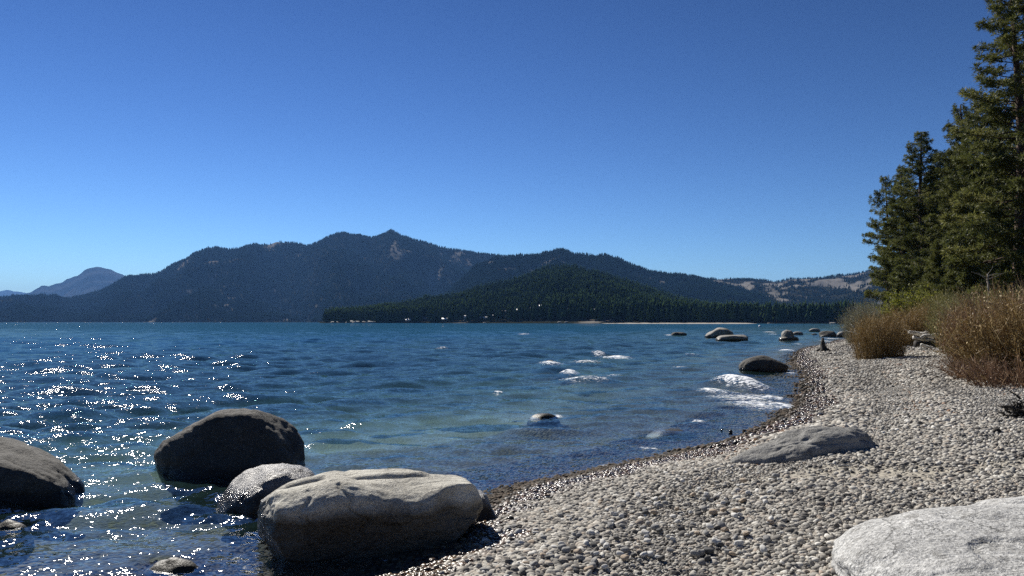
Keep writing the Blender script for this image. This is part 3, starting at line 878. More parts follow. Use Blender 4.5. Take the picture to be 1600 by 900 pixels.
def rock(label, c, dims, mat, seed, rz=0.0, cat='boulder', group=None, name='boulder', **kw):
    o = obj(name, rock_mesh(name, dims, M[mat], seed, **kw), None, tuple(c), rz)
    return tag(o, label, cat, group)

# big split-topped boulder in front
def main_post(P):
    x, y, z = P[:, 0] / 1.0, P[:, 1] / 0.55, P[:, 2]
    top = np.clip((z - 0.18) / 0.22, 0, 1)
    front = np.clip((-y - 0.1) / 0.8, 0, 1)
    dz = -0.10 * np.exp(-((x - 0.30) / 0.27) ** 2) * front * 1.1          # saddle in the front rim
    dz += 0.05 * np.exp(-((x + 0.38) / 0.22) ** 2)
    gro = np.exp(-((y - 0.10 - 0.35 * (x + 0.70)) / 0.13) ** 2) * np.clip(1 - np.abs((x + 0.68) / 0.24) ** 4, 0, 1)
    dz -= 0.17 * gro                                                         # hollow at the left end
    # raised flake on the back half, with a sharp lip
    lip = 0.12 + 0.18 * np.sin(4 * x + 0.5) * 0.3
    fl = 1 / (1 + np.exp(-(y - lip) * 26)) * np.clip(1 - np.abs((x - 0.20) / 0.42) ** 6, 0, 1)
    dz += 0.045 * fl - 0.03 * np.exp(-((y - lip + 0.10) / 0.07) ** 2) * np.clip(1 - np.abs((x - 0.20) / 0.42) ** 6, 0, 1)
    dz -= 0.10 * np.clip(x - 0.55, 0, 1) * 0.6
    P = P.copy()
    P[:, 2] += dz * top
    # crack lines on the front face
    fr = np.clip((-P[:, 1] - 0.25) * 6, 0, 1)
    for cx, k, ph in ((-0.22, 0.10, 0.0), (-0.62, 0.06, 1.5)):
        line = cx + k * np.sin(P[:, 2] * 9 + ph) + 0.04 * np.sin(P[:, 2] * 31)
        P[:, 1] += 0.035 * np.exp(-((P[:, 0] - line) / 0.014) ** 2) * fr * np.clip((P[:, 2] + 0.05) * 5, 0, 1)
    return P
o = rock('big pale block-shaped boulder with a split, hollowed flat top at the water edge', (-1.40, 7.68, 0.12), (1.08, 0.60, 0.53), 'granite_warm', 5, radians(17), level=7, sq=7,
         cuts=[(0, -1, -0.25, 0.84), (0.03, 0.10, 1, 0.93), (1, -0.25, -0.50, 0.80), (1, .6, .1, 0.95), (-1, -0.15, -0.28, 0.88), (-.6, -1, -.1, 1.12), (0.35, -1, -0.8, 0.86), (-.7, 1, .2, 1.0), (.9, -1, .1, 1.08)], rough=0.035, lump=0.045, sharp=70, chips=7, chip_d=0.93, post=main_post)

rock('rounded dark boulder rising from the lake, thin pale light along its top', (-4.20, 11.5, 0.14), (1.12, 0.95, 0.75), 'granite_dark', 11, 0.1, level=6, sq=2.35, cuts=[(1, -.2, .6, .84), (-.7, -.1, .8, .88), (-.15, -1, .30, .70), (.5, -1, .3, .74), (-.8, -.8, .1, .86)], sharp=14, chips=9, chip_d=0.93, rough=0.045, lump=0.05)
rock('dark rounded boulder sloping down into the lake, wide and low', (-7.0, 9.65, 0.04), (1.55, 0.95, 0.74), 'granite_dark', 14, -0.1, level=6, sq=2.2, cuts=[(.75, .1, .8, .80), (.2, -1, .12, .62), (.8, -1, .1, .74)], sharp=16, chips=8, chip_d=0.93, rough=0.045, lump=0.05)
rock('wet pale rock glistening with sunlight, tucked behind the split-topped boulder', (-2.95, 9.35, 0.02), (0.62, 0.55, 0.46), 'granite_wet', 17, 0.3, level=5, sq=2.2, cuts=[(-.8, -.2, .7, .74)], rough=0.06, lump=0.1)
rock('small wet rock with a dark shaded side wedged by the split-topped boulder', (-0.38, 8.45, 0.02), (0.24, 0.30, 0.30), 'granite_wet', 19, 0.4, cat='rock', name='rock', level=5, sq=2.6, cuts=[(.9, -.2, .5, .7), (-.3, -.9, .4, .75)], rough=0.08, lump=0.14)
rock('long low grey boulder half sunk in the dry pebbles', (4.38, 11.05, 0.20), (1.14, 0.48, 0.47), 'granite_grey', 23, radians(12), level=6, sq=2.4, cuts=[(-.75, -.2, .75, .78), (.25, -1, .05, .80), (.9, -.3, .5, .9)], sharp=22, rough=0.07, lump=0.16)
def slab_post(P):
    P = P.copy()
    x, y = P[:, 0], P[:, 1]
    up = np.clip(P[:, 2] / 0.1, 0, 1)
    # rounded scar with a curved lip
    cx, cyy = -0.80, -0.42
    d = np.hypot((x - cx) / 0.27, (y - cyy) / 0.34) + 0.08 * vnoise(x * 6, y * 6, seed=4)
    P[:, 2] -= 0.022 * up / (1 + np.exp((d - 1) * 40))
    P[:, 2] -= 0.016 * up * np.exp(-((d - 0.97) / 0.05) ** 2) * np.clip((y - cyy) * 4, 0, 1)
    d2 = np.hypot((x - 0.35) / 0.55, (y - 0.75) / 0.3)
    P[:, 2] += 0.035 * up / (1 + np.exp((d2 - 1) * 25))
    P[:, 2] += up * 0.012 * np.abs(fbm(x * 2.2 + 5, y * 3.1, o=4, seed=6))
    return P
g0 = gz(3.3, 5.3)
rock('very large pale speckled granite slab with a curved scar, sunk in the pebbles', (3.84, 5.08, g0 + 0.0), (1.70, 1.22, 0.45), 'granite_pale', 29, radians(6), level=7, sq=2.3, cuts=[(-.35, -.1, 1, .93)], rough=0.035, lump=0.06, post=slab_post, cat='boulder')
rock('low dark-topped boulder in the shallows beside the pebble beach', tuple(on_z(1201, 581, 0.0) + np.array([0, .8, 0.18])), (1.02, 0.75, 0.52), 'granite_dark', 31, 0.0, level=5, sq=2.3, cuts=[(.7, -.1, .8, .85)], rough=0.05)
def far_rock(label, x0, x1, ytop, ybase, mat, seed, dz=0.0, depth=0.7, **kw):
    b = on_z((x0 + x1) / 2, ybase, 0.0)
    Y = b[1]
    w = (x1 - x0) * Y / F / 2
    Yc = Y + w * depth
    top = EYE + (HY - ytop) / F * Yc
    h = max(top, 0.05)
    cx = slope_x((x0 + x1) / 2) * Yc
    return rock(label, (cx, Yc, h * 0.25 + dz), (w * 1.02, w * depth, h * 0.80), mat, seed, 0.0, level=4, **kw)
far_rock('large domed pale-topped boulder standing in the lake behind a flatter dark one', 1102, 1145, 513, 529, 'granite_far', 41, cuts=[(.2, -1, -.1, .85), (-.7, 0, .7, .8)])
far_rock('flat-topped dark boulder in the lake in front of the domed pale one', 1119, 1167, 522.5, 534.5, 'granite_far', 43, cuts=[(0, 0, 1, .8), (0, -1, -.2, .85)], sq=2.8)
far_rock('low dark rock awash in the lake off the domed boulder', 1048, 1073, 519, 525, 'granite_dark', 45, cat='rock', name='rock')
far_rock('broad lower boulder carrying a round pale one in the shallows', 1216, 1248, 525, 533, 'granite_far', 47)
bb = on_z(1232, 533)
wv = 9.5 * bb[1] / F
o = rock('round pale boulder perched on a broad lower one in the shallows', (slope_x(1230) * (bb[1] + 1.0), bb[1] + 1.0, 0.62), (wv, wv * .9, 0.62), 'granite_far', 49, level=4, sq=2.3)
far_rock('small rounded rock just behind the stacked pair of boulders', 1238, 1254, 518.5, 524, 'granite_far', 51, cat='rock', name='rock')
far_rock('pale low rock standing farthest out off the brushy bank', 1264, 1281, 513, 518.5, 'granite_far', 53, cat='rock', name='rock')
far_rock('tiny dark rock awash between the farthest low rock and the beach', 1268, 1277, 521, 524, 'granite_dark', 55, cat='rock', name='rock')
far_rock('reddish-brown angular boulder at the far end of the pebble beach', 1280, 1309, 517.5, 526, 'granite_dark', 57, sq=2.8, cuts=[(-.6, -.6, .5, .8), (.8, -.3, .3, .85)])
far_rock('grey rounded boulder on the far beach tip beside the reddish one', 1307, 1326, 518, 526.5, 'granite_far', 59)
# rocks under and just breaking the surface
for lab, ax, ay, aw, ad, sd, at_, mt in AWASH:
    k_ = [a[1] for a in AWASH].index(ax)
    cx_, cy_, rx_, ad_, tp_ = MOUNDS[k_]; ry_ = rx_ * ad_; hh_ = 0.34
    rock(lab, (cx_, cy_, tp_ - hh_), (rx_, ry_, hh_), mt, sd, 0.0, cat='rock', name='rock', level=4, rough=0.05, sq=2.0)

# bare rocks on the tip of the wooded point and along the far shore
r = np.random.default_rng(5)
for i in range(26):
    px_ = r.uniform(520, 590) if i < 15 else r.uniform(590, 1345)
    if 935 < px_ < 1180:
        continue
    V, _ = S_hill.at(np.array([px_]), np.array([r.uniform(0.02, 0.13) if i < 15 else 0.012]))
    w = r.uniform(4, 11) if i < 15 else r.uniform(2, 4)
    o = rock('tan bare granite boulder on the rocky tip of the wooded point' if i < 15 else 'pale shore boulder below the far front-row conifers', (V[0, 0], V[0, 1], max(V[0, 2], 0.2)), (w, w * .7, w * .38), 'granite_far', 200 + i, r.uniform(0, 3), level=3, sq=2.8,
             group='boulders on the rocky tip' if i < 15 else 'boulders along the far shore')

# ------------------------------------------------------------------ pebbles
def pebble_proto(name, seed, mat, level=2):
    r = np.random.default_rng(seed)
    D, T = ico(level)
    dims = np.array([1.0, r.uniform(0.6, 0.9), r.uniform(0.38, 0.62)])
    sq = r.uniform(2.1, 2.9)
    rr = (np.abs(D) ** sq).sum(axis=1) ** (-1 / sq)
    rr *= 1 + 0.22 * vnoise(D[:, 0] * 1.4 + seed * 5.1, D[:, 1] * 1.4, D[:, 2] * 1.4, seed=seed)
    return mesh_np(name, D * rr[:, None] * dims, T, mat, True)
peb_i = [pebble_proto('gravel_stone', 300 + i, M['pebble_inst']) for i in range(8)]

def visible_wedge(x, y, margin=0.10):
    return np.abs(x) < (0.68 + margin) * y + 1.2

r = np.random.default_rng(19)
PX, RT, SC, TI, WE, GL = [], [], [], [], [], []
def sow(n, y0, y1, s0, s1, size, under=False, patch=None):
    """n tries spread evenly over the strip of shore"""
    y = r.uniform(y0, y1, n)
    x = r.uniform(-1.2 - 0.78 * y1, 0.78 * y1 + 1.2, n)
    k = visible_wedge(x, y); x, y = x[k], y[k]
    s = shore_dist(x, y)
    k = (s > s0) & (s < s1); x, y, s = x[k], y[k], s[k]
    f = fbm(x * 0.55, y * 0.55, o=3, seed=40) * 1.6 + 0.1
    k = r.uniform(0, 1, len(x)) > np.clip(f * 1.5, 0, 0.93) * np.clip((s - 1.5) / 1.5, 0, 1) * np.clip((16 - np.hypot(x, y)) / 6, 0, 1)
    x, y, s, f = x[k], y[k], s[k], f[k]
    band = np.clip(1.2 - np.abs(s - 0.8) / 1.3, 0, 1)                   # coarser along the waterline
    rad = np.minimum(r.lognormal(0, 0.5, len(x)), 2.3) * size * (1 + 1.15 * band * np.clip((24 - y) / 12, 0.3, 1)) * (1 - 0.25 * np.clip(f, 0, 1)) * (1 + 0.42 * vnoise(s * 0.95, y * 0.12, seed=91))
    rad = np.minimum(rad, np.where(y < 13, 0.046, 0.09))
    z = ground_z(x, y, s) + rad * r.uniform(0.05, 0.55, len(x))
    PX.append(np.c_[x, y, z]); SC.append(np.c_[rad, rad, rad])
    RT.append(np.c_[r.normal(0, .35, len(x)), r.normal(0, .35, len(x)), r.uniform(0, 6.28, len(x))])
    t = np.clip(r.beta(1.35, 1.2, len(x)) + 0.14 * vnoise(s * 1.1, y * 0.2 + x * 0.1, seed=93) - 0.02, 0, 0.999)
    TI.append(t)
    edge = 0.80 + 0.35 * vnoise(x * 1.1, y * 1.1, seed=44) + 0.2 * vnoise(x * 5, y * 5, seed=45)
    WE.append(np.clip((edge - s) / 0.25 + r.normal(0, .15, len(x)), 0, 1))
    GL.append(WE[-1] * np.clip((z - 0.01) / 0.03, 0, 1))
def area(y0, y1):
    return (y1 - y0) * (2.4 + 1.56 * y1)
sow(int(area(3.5, 8) * 3300), 3.5, 8, -2.5, 9, 0.0118)
sow(int(area(8, 13) * 1500), 8, 13, -2.5, 9, 0.0168)
sow(int(area(13, 22) * 850), 13, 22, -2.5, 8.5, 0.0222)
sow(int(area(22, 42) * 270), 22, 42, -2.0, 9, 0.038)
sow(int(area(42, 95) * 50), 42, 95, -1.0, 10, 0.055)
sow(int(area(3.5, 13) * 60), 3.5, 13, -1.5, 4, 0.024)
PX, RT, SC, TI, WE, GL = map(np.concatenate, (PX, RT, SC, TI, WE, GL))
print('gravel stones', len(PX))
gravel = scatter('beach_gravel', PX, RT, SC, r.integers(0, 8, len(PX)), peb_i, {'tint': TI, 'wet': WE, 'gloss': GL})
gravel['label'] = 'grey and white pebbles covering the beach, dark and wet at the waterline'
gravel['category'] = 'gravel'

# the largest single pebbles near the split-topped boulder
pd = [[pebble_proto('pebble', 400 + i + 10 * k, M['pebble_' + PEB[k][0]], 3) for i in range(4)] for k in range(4)]
pw = [pebble_proto('wet_pebble', 420 + i, M['pebble_wet'], 3) for i in range(5)]
r = np.random.default_rng(23)
cnt = 0
while cnt < 210:
    px_, py_ = r.uniform(600, 1240), r.uniform(775, 905)
    p = on_z(px_, py_, 0.2)
    s = shore_dist([p[0]], [p[1]])[0]
    if not (0.05 < s < 3.2):
        continue
    wetp = s < 0.6
    rad = r.uniform(0.027, 0.043)
    z = gz(p[0], p[1]) + rad * 0.5 + 0.026
    kc = int(r.choice(4, p=[.35, .35, .17, .13]))
    me = pw[r.integers(0, 5)] if wetp else pd[kc][r.integers(0, 4)]
    o = obj('pebble', me, None, (p[0], p[1], z), 0, rad)
    o.rotation_euler = (r.normal(0, .25), r.normal(0, .25), r.uniform(0, 6.28))
    if wetp:
        tag(o, 'dark wet glossy pebble, larger than the gravel round it, at the waterline', 'pebble', 'large wet pebbles')
    else:
        tag(o, PEB[kc][3], 'pebble', 'large ' + PEB[kc][0] + ' pebbles')
    cnt += 1

# ------------------------------------------------------------------ pines on the bank
def pine_meshes(seed, H, Rm, cb, dens=1.0, lean=0.0, droop=0.15, oneside=0.0):
    r = np.random.default_rng(seed)
    g = Geo()
    zz = np.linspace(-0.6, H, 12)
    wob = np.c_[0.12 * np.sin(zz * 0.35 + seed) + lean * zz, 0.12 * np.cos(zz * 0.3 + seed * 2), zz]
    r0 = 0.0165 * H
    g.tube(wob, r0 * np.clip(1 - zz / H, 0.04, 1.05) ** 0.8 + 0.015, 9)
    trunk = g.mesh('pine_trunk', M['bark'], True)
    gb = Geo()
    C, Dr, Ax, Sz, To = [], [], [], [], []
    z = cb * H
    while z < H * 0.985:
        f = (z - cb * H) / (H * (1 - cb))
        nb = r.integers(3, 6)
        a0 = r.uniform(0, 6.28)
        for b in range(nb):
            if r.uniform() > dens * 1.05 and f < 0.9:
                continue
            az = a0 + b * 2 * pi / nb + r.normal(0, .25)
            L = Rm * (min(1.0, 0.55 + f * 2.2) if f < 0.2 else 1.0) * (1 - f) ** 0.66 * r.uniform(0.6, 1.22) + 0.12
            if oneside:
                L *= 1 + oneside * cos(az - pi)
            el = -0.15 + 0.62 * f ** 1.3 + r.normal(0, .12) - droop * (1 - f)
            base = np.array([np.interp(z, zz, wob[:, 0]), np.interp(z, zz, wob[:, 1]), z])
            h = np.array([cos(az), sin(az), 0.0]); side = np.array([-sin(az), cos(az), 0.0])
            ts = np.array([0, .35, .7, 1.0])
            pts = base + np.outer(ts * L * cos(el), h) + np.outer(L * (ts * sin(el) + 0.16 * ts ** 2), [0, 0, 1])
            gb.tube(pts, np.array([.045, .03, .02, .008]) * (0.4 + L / 3.0), 3, cap=False)
            nt_ = int(4 + 17 * L * dens)
            t = r.uniform(0.28, 1.0, nt_) ** 0.75
            t[:2] = 1.0
            ctr = base + np.outer(t * L * cos(el), h) + np.outer(L * (t * sin(el) + 0.16 * t ** 2), [0, 0, 1])
            off = r.normal(0, 1, nt_) * 0.24 * L * (1.15 - t) + r.normal(0, .12, nt_)
            ctr = ctr + np.outer(off, side) + np.outer(r.normal(0.05, .10, nt_), [0, 0, 1])
            dr = h[None] * 0.7 + np.outer(np.sign(off) * 0.4, side) + np.array([[0, 0, 0.75]]) + r.normal(0, .25, (nt_, 3))
            C.append(ctr); Dr.append(dr); Sz.append(r.uniform(0.75, 1.3, nt_) * (0.62 + 0.42 * (1 - f)))
            To.append(np.clip(r.normal(0.45, .18) + r.normal(0, .12, nt_), 0, 1))
        z += r.uniform(0.30, 0.50) * (H / 20.0) * 1.0
    C = np.vstack(C); Dr = np.vstack(Dr); Sz = np.concatenate(Sz); To = np.concatenate(To)
    Dr /= np.linalg.norm(Dr, axis=1)[:, None]
    K = 15
    n = len(C)
    d = Dr[:, None, :] * 0.55 + r.normal(0, 1, (n, K, 3)) * 0.62
    d /= np.linalg.norm(d, axis=2)[:, :, None] + 1e-9
    q = np.cross(d, r.normal(0, 1, (n, K, 3))); q /= np.linalg.norm(q, axis=2)[:, :, None] + 1e-9
    Lb = (0.27 * Sz)[:, None, None] * r.uniform(0.7, 1.25, (n, K, 1))
    w = (0.028 * Sz)[:, None, None]
    c = C[:, None, :] + d * 0.03
    mid = c + d * Lb * 0.45
    V = np.stack([c, mid + q * w, c + d * Lb, mid - q * w], axis=2).reshape(-1, 3)
    i = np.arange(n * K) * 4
    T = np.vstack([np.c_[i, i + 1, i + 2], np.c_[i, i + 2, i + 3]])
    tone = np.repeat(To, K * 4) + 0.12 * r.normal(0, 1, n * K * 4)
    crown = mesh_np('pine_crown', V, T, M['needles'], False, {'tone': np.clip(tone, 0, 1)})
    return trunk, gb.mesh('pine_branches', M['bark']), crown

pines = [pine_meshes(1, 20, 3.4, 0.10, 1.0), pine_meshes(2, 20, 2.9, 0.14, 0.95), pine_meshes(3, 20, 3.7, 0.08, 1.0), pine_meshes(4, 16, 2.9, 0.20, 0.62, oneside=0.25), pine_meshes(5, 9, 2.4, 0.06, 0.95)]
pineH = [20, 20, 20, 16, 9]
PINES = [  # px of trunk, row of the top, distance, variant, turn, label
    (1389, 273, 88, 3, 0.0, 'slim open-crowned pine with a bare dark trunk, last of the grove towards the lake'),
    (1446, 203, 77, 0, 0.8, 'broad dense pine beside the slim open-crowned one at the lake end of the grove'),
    (1413, 262, 84, 1, 2.0, 'narrow pine between the slim open-crowned pine and the broad dense one'),
    (1478, 238, 80, 1, 4.0, 'narrow dark pine just behind the broad dense pine'),
    (1512, 160, 69, 2, 1.2, 'tall pointed pine in the middle of the grove, one of a close pair'),
    (1537, 164, 66, 1, 3.2, 'tall narrow pine close beside the pointed one in the middle of the grove'),
    (1528, 292, 58, 4, 0.4, 'young bushy pine growing in front of the close pair of tall pines'),
    (1600, -55, 47, 0, 2.5, 'tallest pine of the grove, its top cut off by the picture edge'),
    (1572, 178, 72, 2, 5.0, 'dark pine in the gap behind the tallest pine'),
    (1655, -40, 50, 2, 1.9, 'very tall pine just past the tallest one, away from the lake'),
    (1500, 235, 92, 0, 3.9, 'shaded pine deep in the grove behind the pointed pair'),
    (1560, 215, 96, 1, 0.2, 'shaded pine at the back of the grove behind the gap'),
    (1462, 268, 98, 2, 2.2, 'shaded pine at the back behind the broad dense pine'),
    (1605, 190, 84, 0, 5.5, 'shaded pine standing behind the tallest pine'),
    (1435, 300, 96, 1, 1.0, 'short shaded pine at the back by the lake end of the grove'),
    (1700, 40, 62, 1, 0.6, 'tall pine on the inland edge of the grove'),
    (1590, 330, 60, 4, 2.9, 'young bushy pine under the tallest pine'),
    (1475, 375, 62, 4, 1.5, 'low young pine behind the yellow-green shrub'),
    (1560, 380, 66, 4, 4.4, 'low young pine in the dark middle of the grove'),
    (1760, 0, 58, 0, 3.3, 'large pine beyond the inland edge of the grove'),
]
for px_, top, Y, v, rz, lab in PINES:
    x = slope_x(px_) * Y
    zg = gz(x, Y)
    H = EYE + (HY - top) / F * Y - zg
    sc_ = H / pineH[v]
    wsc = (0.95 if v == 3 else 1.25) * sc_ ** 0.55 if v != 4 else sc_
    e = obj('pine_tree', None, None, (x, Y, zg), rz, (wsc, wsc, sc_))
    tag(e, lab, 'tree', 'pines of the grove on the bank')
    for nm, mm in zip(('trunk', 'branches', 'crown'), pines[v]):
        obj(nm, mm, e)

# ------------------------------------------------------------------ shrubs
def shrub_mesh(name, seed, mat, H, Rm, stems, twigs, leaf=0, spread=1.0, leafsize=0.035):
    r = np.random.default_rng(seed)
    g = Geo()
    S, E, TW = [], [], []
    for i in range(stems):
        a = r.uniform(0, 6.28); rb = Rm * 0.82 * math.sqrt(r.uniform())
        b = np.array([rb * cos(a), rb * sin(a), -0.1])
        az = a + r.normal(0, .7)
        out = r.uniform(0.1, 0.45) * Rm * spread
        h = H * r.uniform(0.62, 1.02) * math.sqrt(max(0.06, 1 - (rb / Rm) ** 2))
        ts = np.array([0, .3, .65, 1.0])
        P = b + np.outer(ts ** 1.25 * out, [cos(az), sin(az), 0]) + np.outer(h * ts ** 0.85, [0, 0, 1]) + r.normal(0, .03, (4, 3)) * ts[:, None] * 2
        tone = np.clip(r.normal(.5, .2), 0, 1)
        g.tube(P, np.array([.016, .012, .008, .004]), 3, tone * 0.7, cap=False)
        n = twigs
        t = r.uniform(0.06, 1, n)
        p0 = np.c_[[np.interp(t, ts, P[:, k]) for k in range(3)]].T
        d = np.array([cos(az) * .35, sin(az) * .35, 0.75]) + r.normal(0, .5, (n, 3))
        L = r.uniform(.18, .55, n) * (H / 2.6)
        S.append(p0); E.append(p0 + d * L[:, None]); TW.append(np.clip(tone + r.normal(0, .18, n), 0, 1))
    S = np.vstack(S); E = np.vstack(E); TW = np.concatenate(TW)
    n = len(S)
    q = np.cross(E - S, r.normal(0, 1, (n, 3))); q /= np.linalg.norm(q, axis=1)[:, None] + 1e-9
    w = 0.0065
    V = np.stack([S + q * w, S - q * w, E - q * w * .5, E + q * w * .5], axis=1).reshape(-1, 3)
    i = np.arange(n) * 4
    g.add(V, np.vstack([np.c_[i, i + 1, i + 2], np.c_[i, i + 2, i + 3]]), np.repeat(TW, 4))
    tw = g.mesh(name + '_twigs', M[mat[0]])
    lf = None
    if leaf:
        k = r.integers(0, n, leaf)
        u = r.uniform(.3, 1, leaf)[:, None]
        C = S[k] * (1 - u) + E[k] * u + r.normal(0, .02, (leaf, 3))
        a = r.normal(0, 1, (leaf, 3)); a /= np.linalg.norm(a, axis=1)[:, None]
        b = np.cross(a, r.normal(0, 1, (leaf, 3))); b /= np.linalg.norm(b, axis=1)[:, None]
        s = leafsize * r.uniform(.6, 1.4, leaf)[:, None]
        V = np.stack([C - a * s, C + b * s * .5, C + a * s, C - b * s * .5], axis=1).reshape(-1, 3)
        i = np.arange(leaf) * 4
        lf = mesh_np(name + '_leaves', V, np.vstack([np.c_[i, i + 1, i + 2], np.c_[i, i + 2, i + 3]]), M[mat[1]], False, {'tone': np.repeat(np.clip(r.normal(.5, .25, leaf), 0, 1), 4)})
    return tw, lf
SHV = {
    'brown': shrub_mesh('brown_willow', 1, ('twig_brown', 'twig_brown'), 2.6, 2.0, 380, 20, 9000),
    'red': shrub_mesh('red_willow', 2, ('twig_red', 'twig_brown'), 2.6, 2.1, 380, 19, 8000),
    'olive': shrub_mesh('olive_willow', 3, ('twig_olive', 'twig_olive'), 2.8, 1.9, 330, 19, 12000),
    'grey': shrub_mesh('grey_willow', 4, ('twig_grey', 'twig_olive'), 3.0, 1.9, 330, 19, 4500),
    'yellow': shrub_mesh('yellow_alder', 5, ('twig_olive', 'leaf_yellow'), 3.2, 1.6, 170, 20, 14000, leafsize=0.07),
    'low': shrub_mesh('low_red_willow', 6, ('twig_red', 'twig_red'), 1.2, 2.1, 300, 14, 500, spread=1.4),
}
SHV_H = {'brown': 2.6, 'red': 2.6, 'olive': 2.8, 'grey': 3.0, 'yellow': 3.2, 'low': 1.2}
SHRUBS = [  # px, distance, row of the top, kind, width scale, label
    (1352, 64, 468, 'grey', 0.95, 'grey-olive bare willow shrub at the lake end of the bank'),
    (1378, 58, 464, 'grey', 1.0, 'grey twiggy shrub between the lake-end willow and the yellow-green one'),
    (1372, 37, 485, 'brown', 0.62, 'low orange-brown willow shrub bulging onto the pebbles by the white driftwood'),
    (1424, 50, 476, 'brown', 1.0, 'orange-brown willow shrub just behind the driftwood logs'),
    (1428, 56, 443, 'yellow', 1.15, 'bright yellow-green leafy shrub below the slim pine'),
    (1466, 53, 466, 'brown', 1.0, 'brown willow shrub behind the right end of the driftwood logs'),
    (1455, 56, 456, 'olive', 1.0, 'olive-green shrub next to the bright yellow-green one'),
    (1512, 47, 456, 'olive', 1.05, 'olive-topped willow shrub in the middle of the bank'),
    (1540, 33, 470, 'brown', 0.80, 'brown willow shrub at the inland side of the driftwood logs'),
    (1532, 36, 452, 'olive', 1.0, 'tall olive shrub below the young bushy pine'),
    (1582, 27, 474, 'red', 0.82, 'reddish-brown willow shrub spreading over the pebbles'),
    (1572, 30, 448, 'red', 1.0, 'tall reddish-brown willow shrub under the tallest pine'),
    (1585, 22.5, 470, 'red', 0.9, 'dense red-brown willow shrub with the low reddish twigs at its foot'),
    (1625, 21, 446, 'brown', 1.0, 'tall brown willow shrub at the inland end of the bank'),
    (1660, 24, 440, 'red', 1.1, 'red-brown willow shrub behind the tall brown inland one'),
    (1562, 22.5, 548, 'low', 0.70, 'low sprawling purple-red twigs at the foot of the dense willow'),
    (1608, 19.5, 545, 'low', 0.75, 'low sprawling dark-red twigs beyond the dark root clump'),
    (1490, 52, 452, 'olive', 1.1, 'olive shrub at the foot of the dark pine trunks'),
    (1600, 38, 444, 'olive', 1.2, 'olive shrub behind the tall reddish willow'),
    (1690, 30, 440, 'brown', 1.2, 'brown shrub farthest inland on the bank'),
]
r = np.random.default_rng(77)
for px_, Y, top, kind, wsc, lab in SHRUBS:
    x = slope_x(px_) * Y
    zg = gz(x, Y)
    H = max(EYE + (HY - top) / F * Y - zg, 0.6)
    s = H / SHV_H[kind]
    e = obj('willow_shrub', None, None, (x, Y, zg - 0.02), r.uniform(0, 6.28), (wsc, wsc, s))
    tag(e, lab, 'shrub', 'shrubs along the bank')
    tw, lf = SHV[kind]
    obj('twigs', tw, e)
    if lf:
        obj('leaves', lf, e)

# ------------------------------------------------------------------ driftwood, stump, small debris
def log(label, p0, p1, r0, r1, mat, name='driftwood_log', cat='driftwood', group=None, seed=0, forks=()):
    r = np.random.default_rng(seed)
    p0 = np.array(p0, float); p1 = np.array(p1, float)
    g = Geo()
    t = np.linspace(0, 1, 7)
    L = np.linalg.norm(p1 - p0)
    P = p0 + np.outer(t, p1 - p0) + r.normal(0, .025 * L, (7, 3)) * np.sin(pi * t)[:, None]
    g.tube(P - p0, (r0 + (r1 - r0) * t) * r.uniform(.8, 1.2, 7), 7)
    for (f, d, rl) in forks:
        b = np.array([np.interp(f, t, P[:, k]) for k in range(3)]) - p0
        d = np.array(d, float)
        tt = np.linspace(0, 1, 5)
        Q = b + np.outer(tt, d) + r.normal(0, .06 * np.linalg.norm(d), (5, 3)) * tt[:, None]
        g.tube(Q, rl * (1 - .8 * tt), 5)
    o = obj(name, g.mesh(name, M[mat], True), None, tuple(p0))
    return tag(o, label, cat, group)
Y = 37.0
def P_(px_, py_, Y):
    return at_y(px_, py_, Y)
log('long bleached white driftwood log on top of the pile under the willows', P_(1421, 519, 40), P_(1474, 529, 40.6), .11, .07, 'driftwood', seed=1, forks=[(.3, (.3, -.4, .15), .05), (.7, (.5, -.1, .35), .04), (.1, (-.5, -.1, .2), .05)])
log('short bleached driftwood log lying across the pile', P_(1440, 527, 39.6), P_(1473, 521, 40.4), .085, .055, 'driftwood', seed=2, forks=[(.5, (-.4, -.2, .3), .03)])
log('grey-white splintered log in the middle of the driftwood pile', P_(1427, 527, 39.7), P_(1477, 535, 40), .08, .05, 'driftwood', seed=3, forks=[(.6, (.5, -.2, .12), .035)])
log('dark weathered log at the bottom of the driftwood pile', P_(1430, 537, 39.4), P_(1478, 539, 39.8), .15, .10, 'burnt_wood', seed=4)
log('small bleached log lowest in the driftwood pile on the pebbles', P_(1438, 539, 39.1), P_(1455, 543, 38.9), .09, .07, 'driftwood', seed=5)
log('bleached forked branch sticking out of the shrubs towards the lake', P_(1367, 531, 60), P_(1338, 521, 60), .10, .07, 'driftwood', 'driftwood_branch', 'branch', seed=6,
    forks=[(.98, (-.35, 0, .75), .07), (.98, (-.8, .1, .25), .06), (.5, (-.25, 0, .95), .055), (.8, (-.9, 0, .5), .04)])
log('thin grey dead branch arching over the far beach tip', P_(1345, 503, 66), P_(1316, 512, 68), .05, .02, 'dead_branch', 'dead_branch', 'branch', seed=7, forks=[(.4, (-.9, 0, .9), .03), (.7, (-.4, 0, .9), .025)])
log('pale dead branch lying along the top of the reddish willow', P_(1560, 481, 27.5), P_(1612, 472, 28), .022, .012, 'driftwood', 'dead_branch', 'branch', seed=8, forks=[(.3, (.6, 0, .25), .012)])
log('grey dead snag with crooked bare limbs in front of the dark pine trunks', P_(1545, 460, 44), P_(1543, 428, 44), .07, .03, 'dead_branch', 'dead_snag', 'snag', seed=9,
    forks=[(.8, (-.9, 0, .35), .03), (.9, (.9, 0, .2), .03), (.6, (-.6, 0, .6), .025), (.7, (1.1, 0, .5), .025), (.95, (.3, 0, .5), .02)])
log('flat dark driftwood plank lying on the far beach between the stump and the shrubs', P_(1318, 541.5, 55), P_(1342, 546, 54), .09, .06, 'burnt_wood', 'driftwood_log', 'driftwood', seed=10)

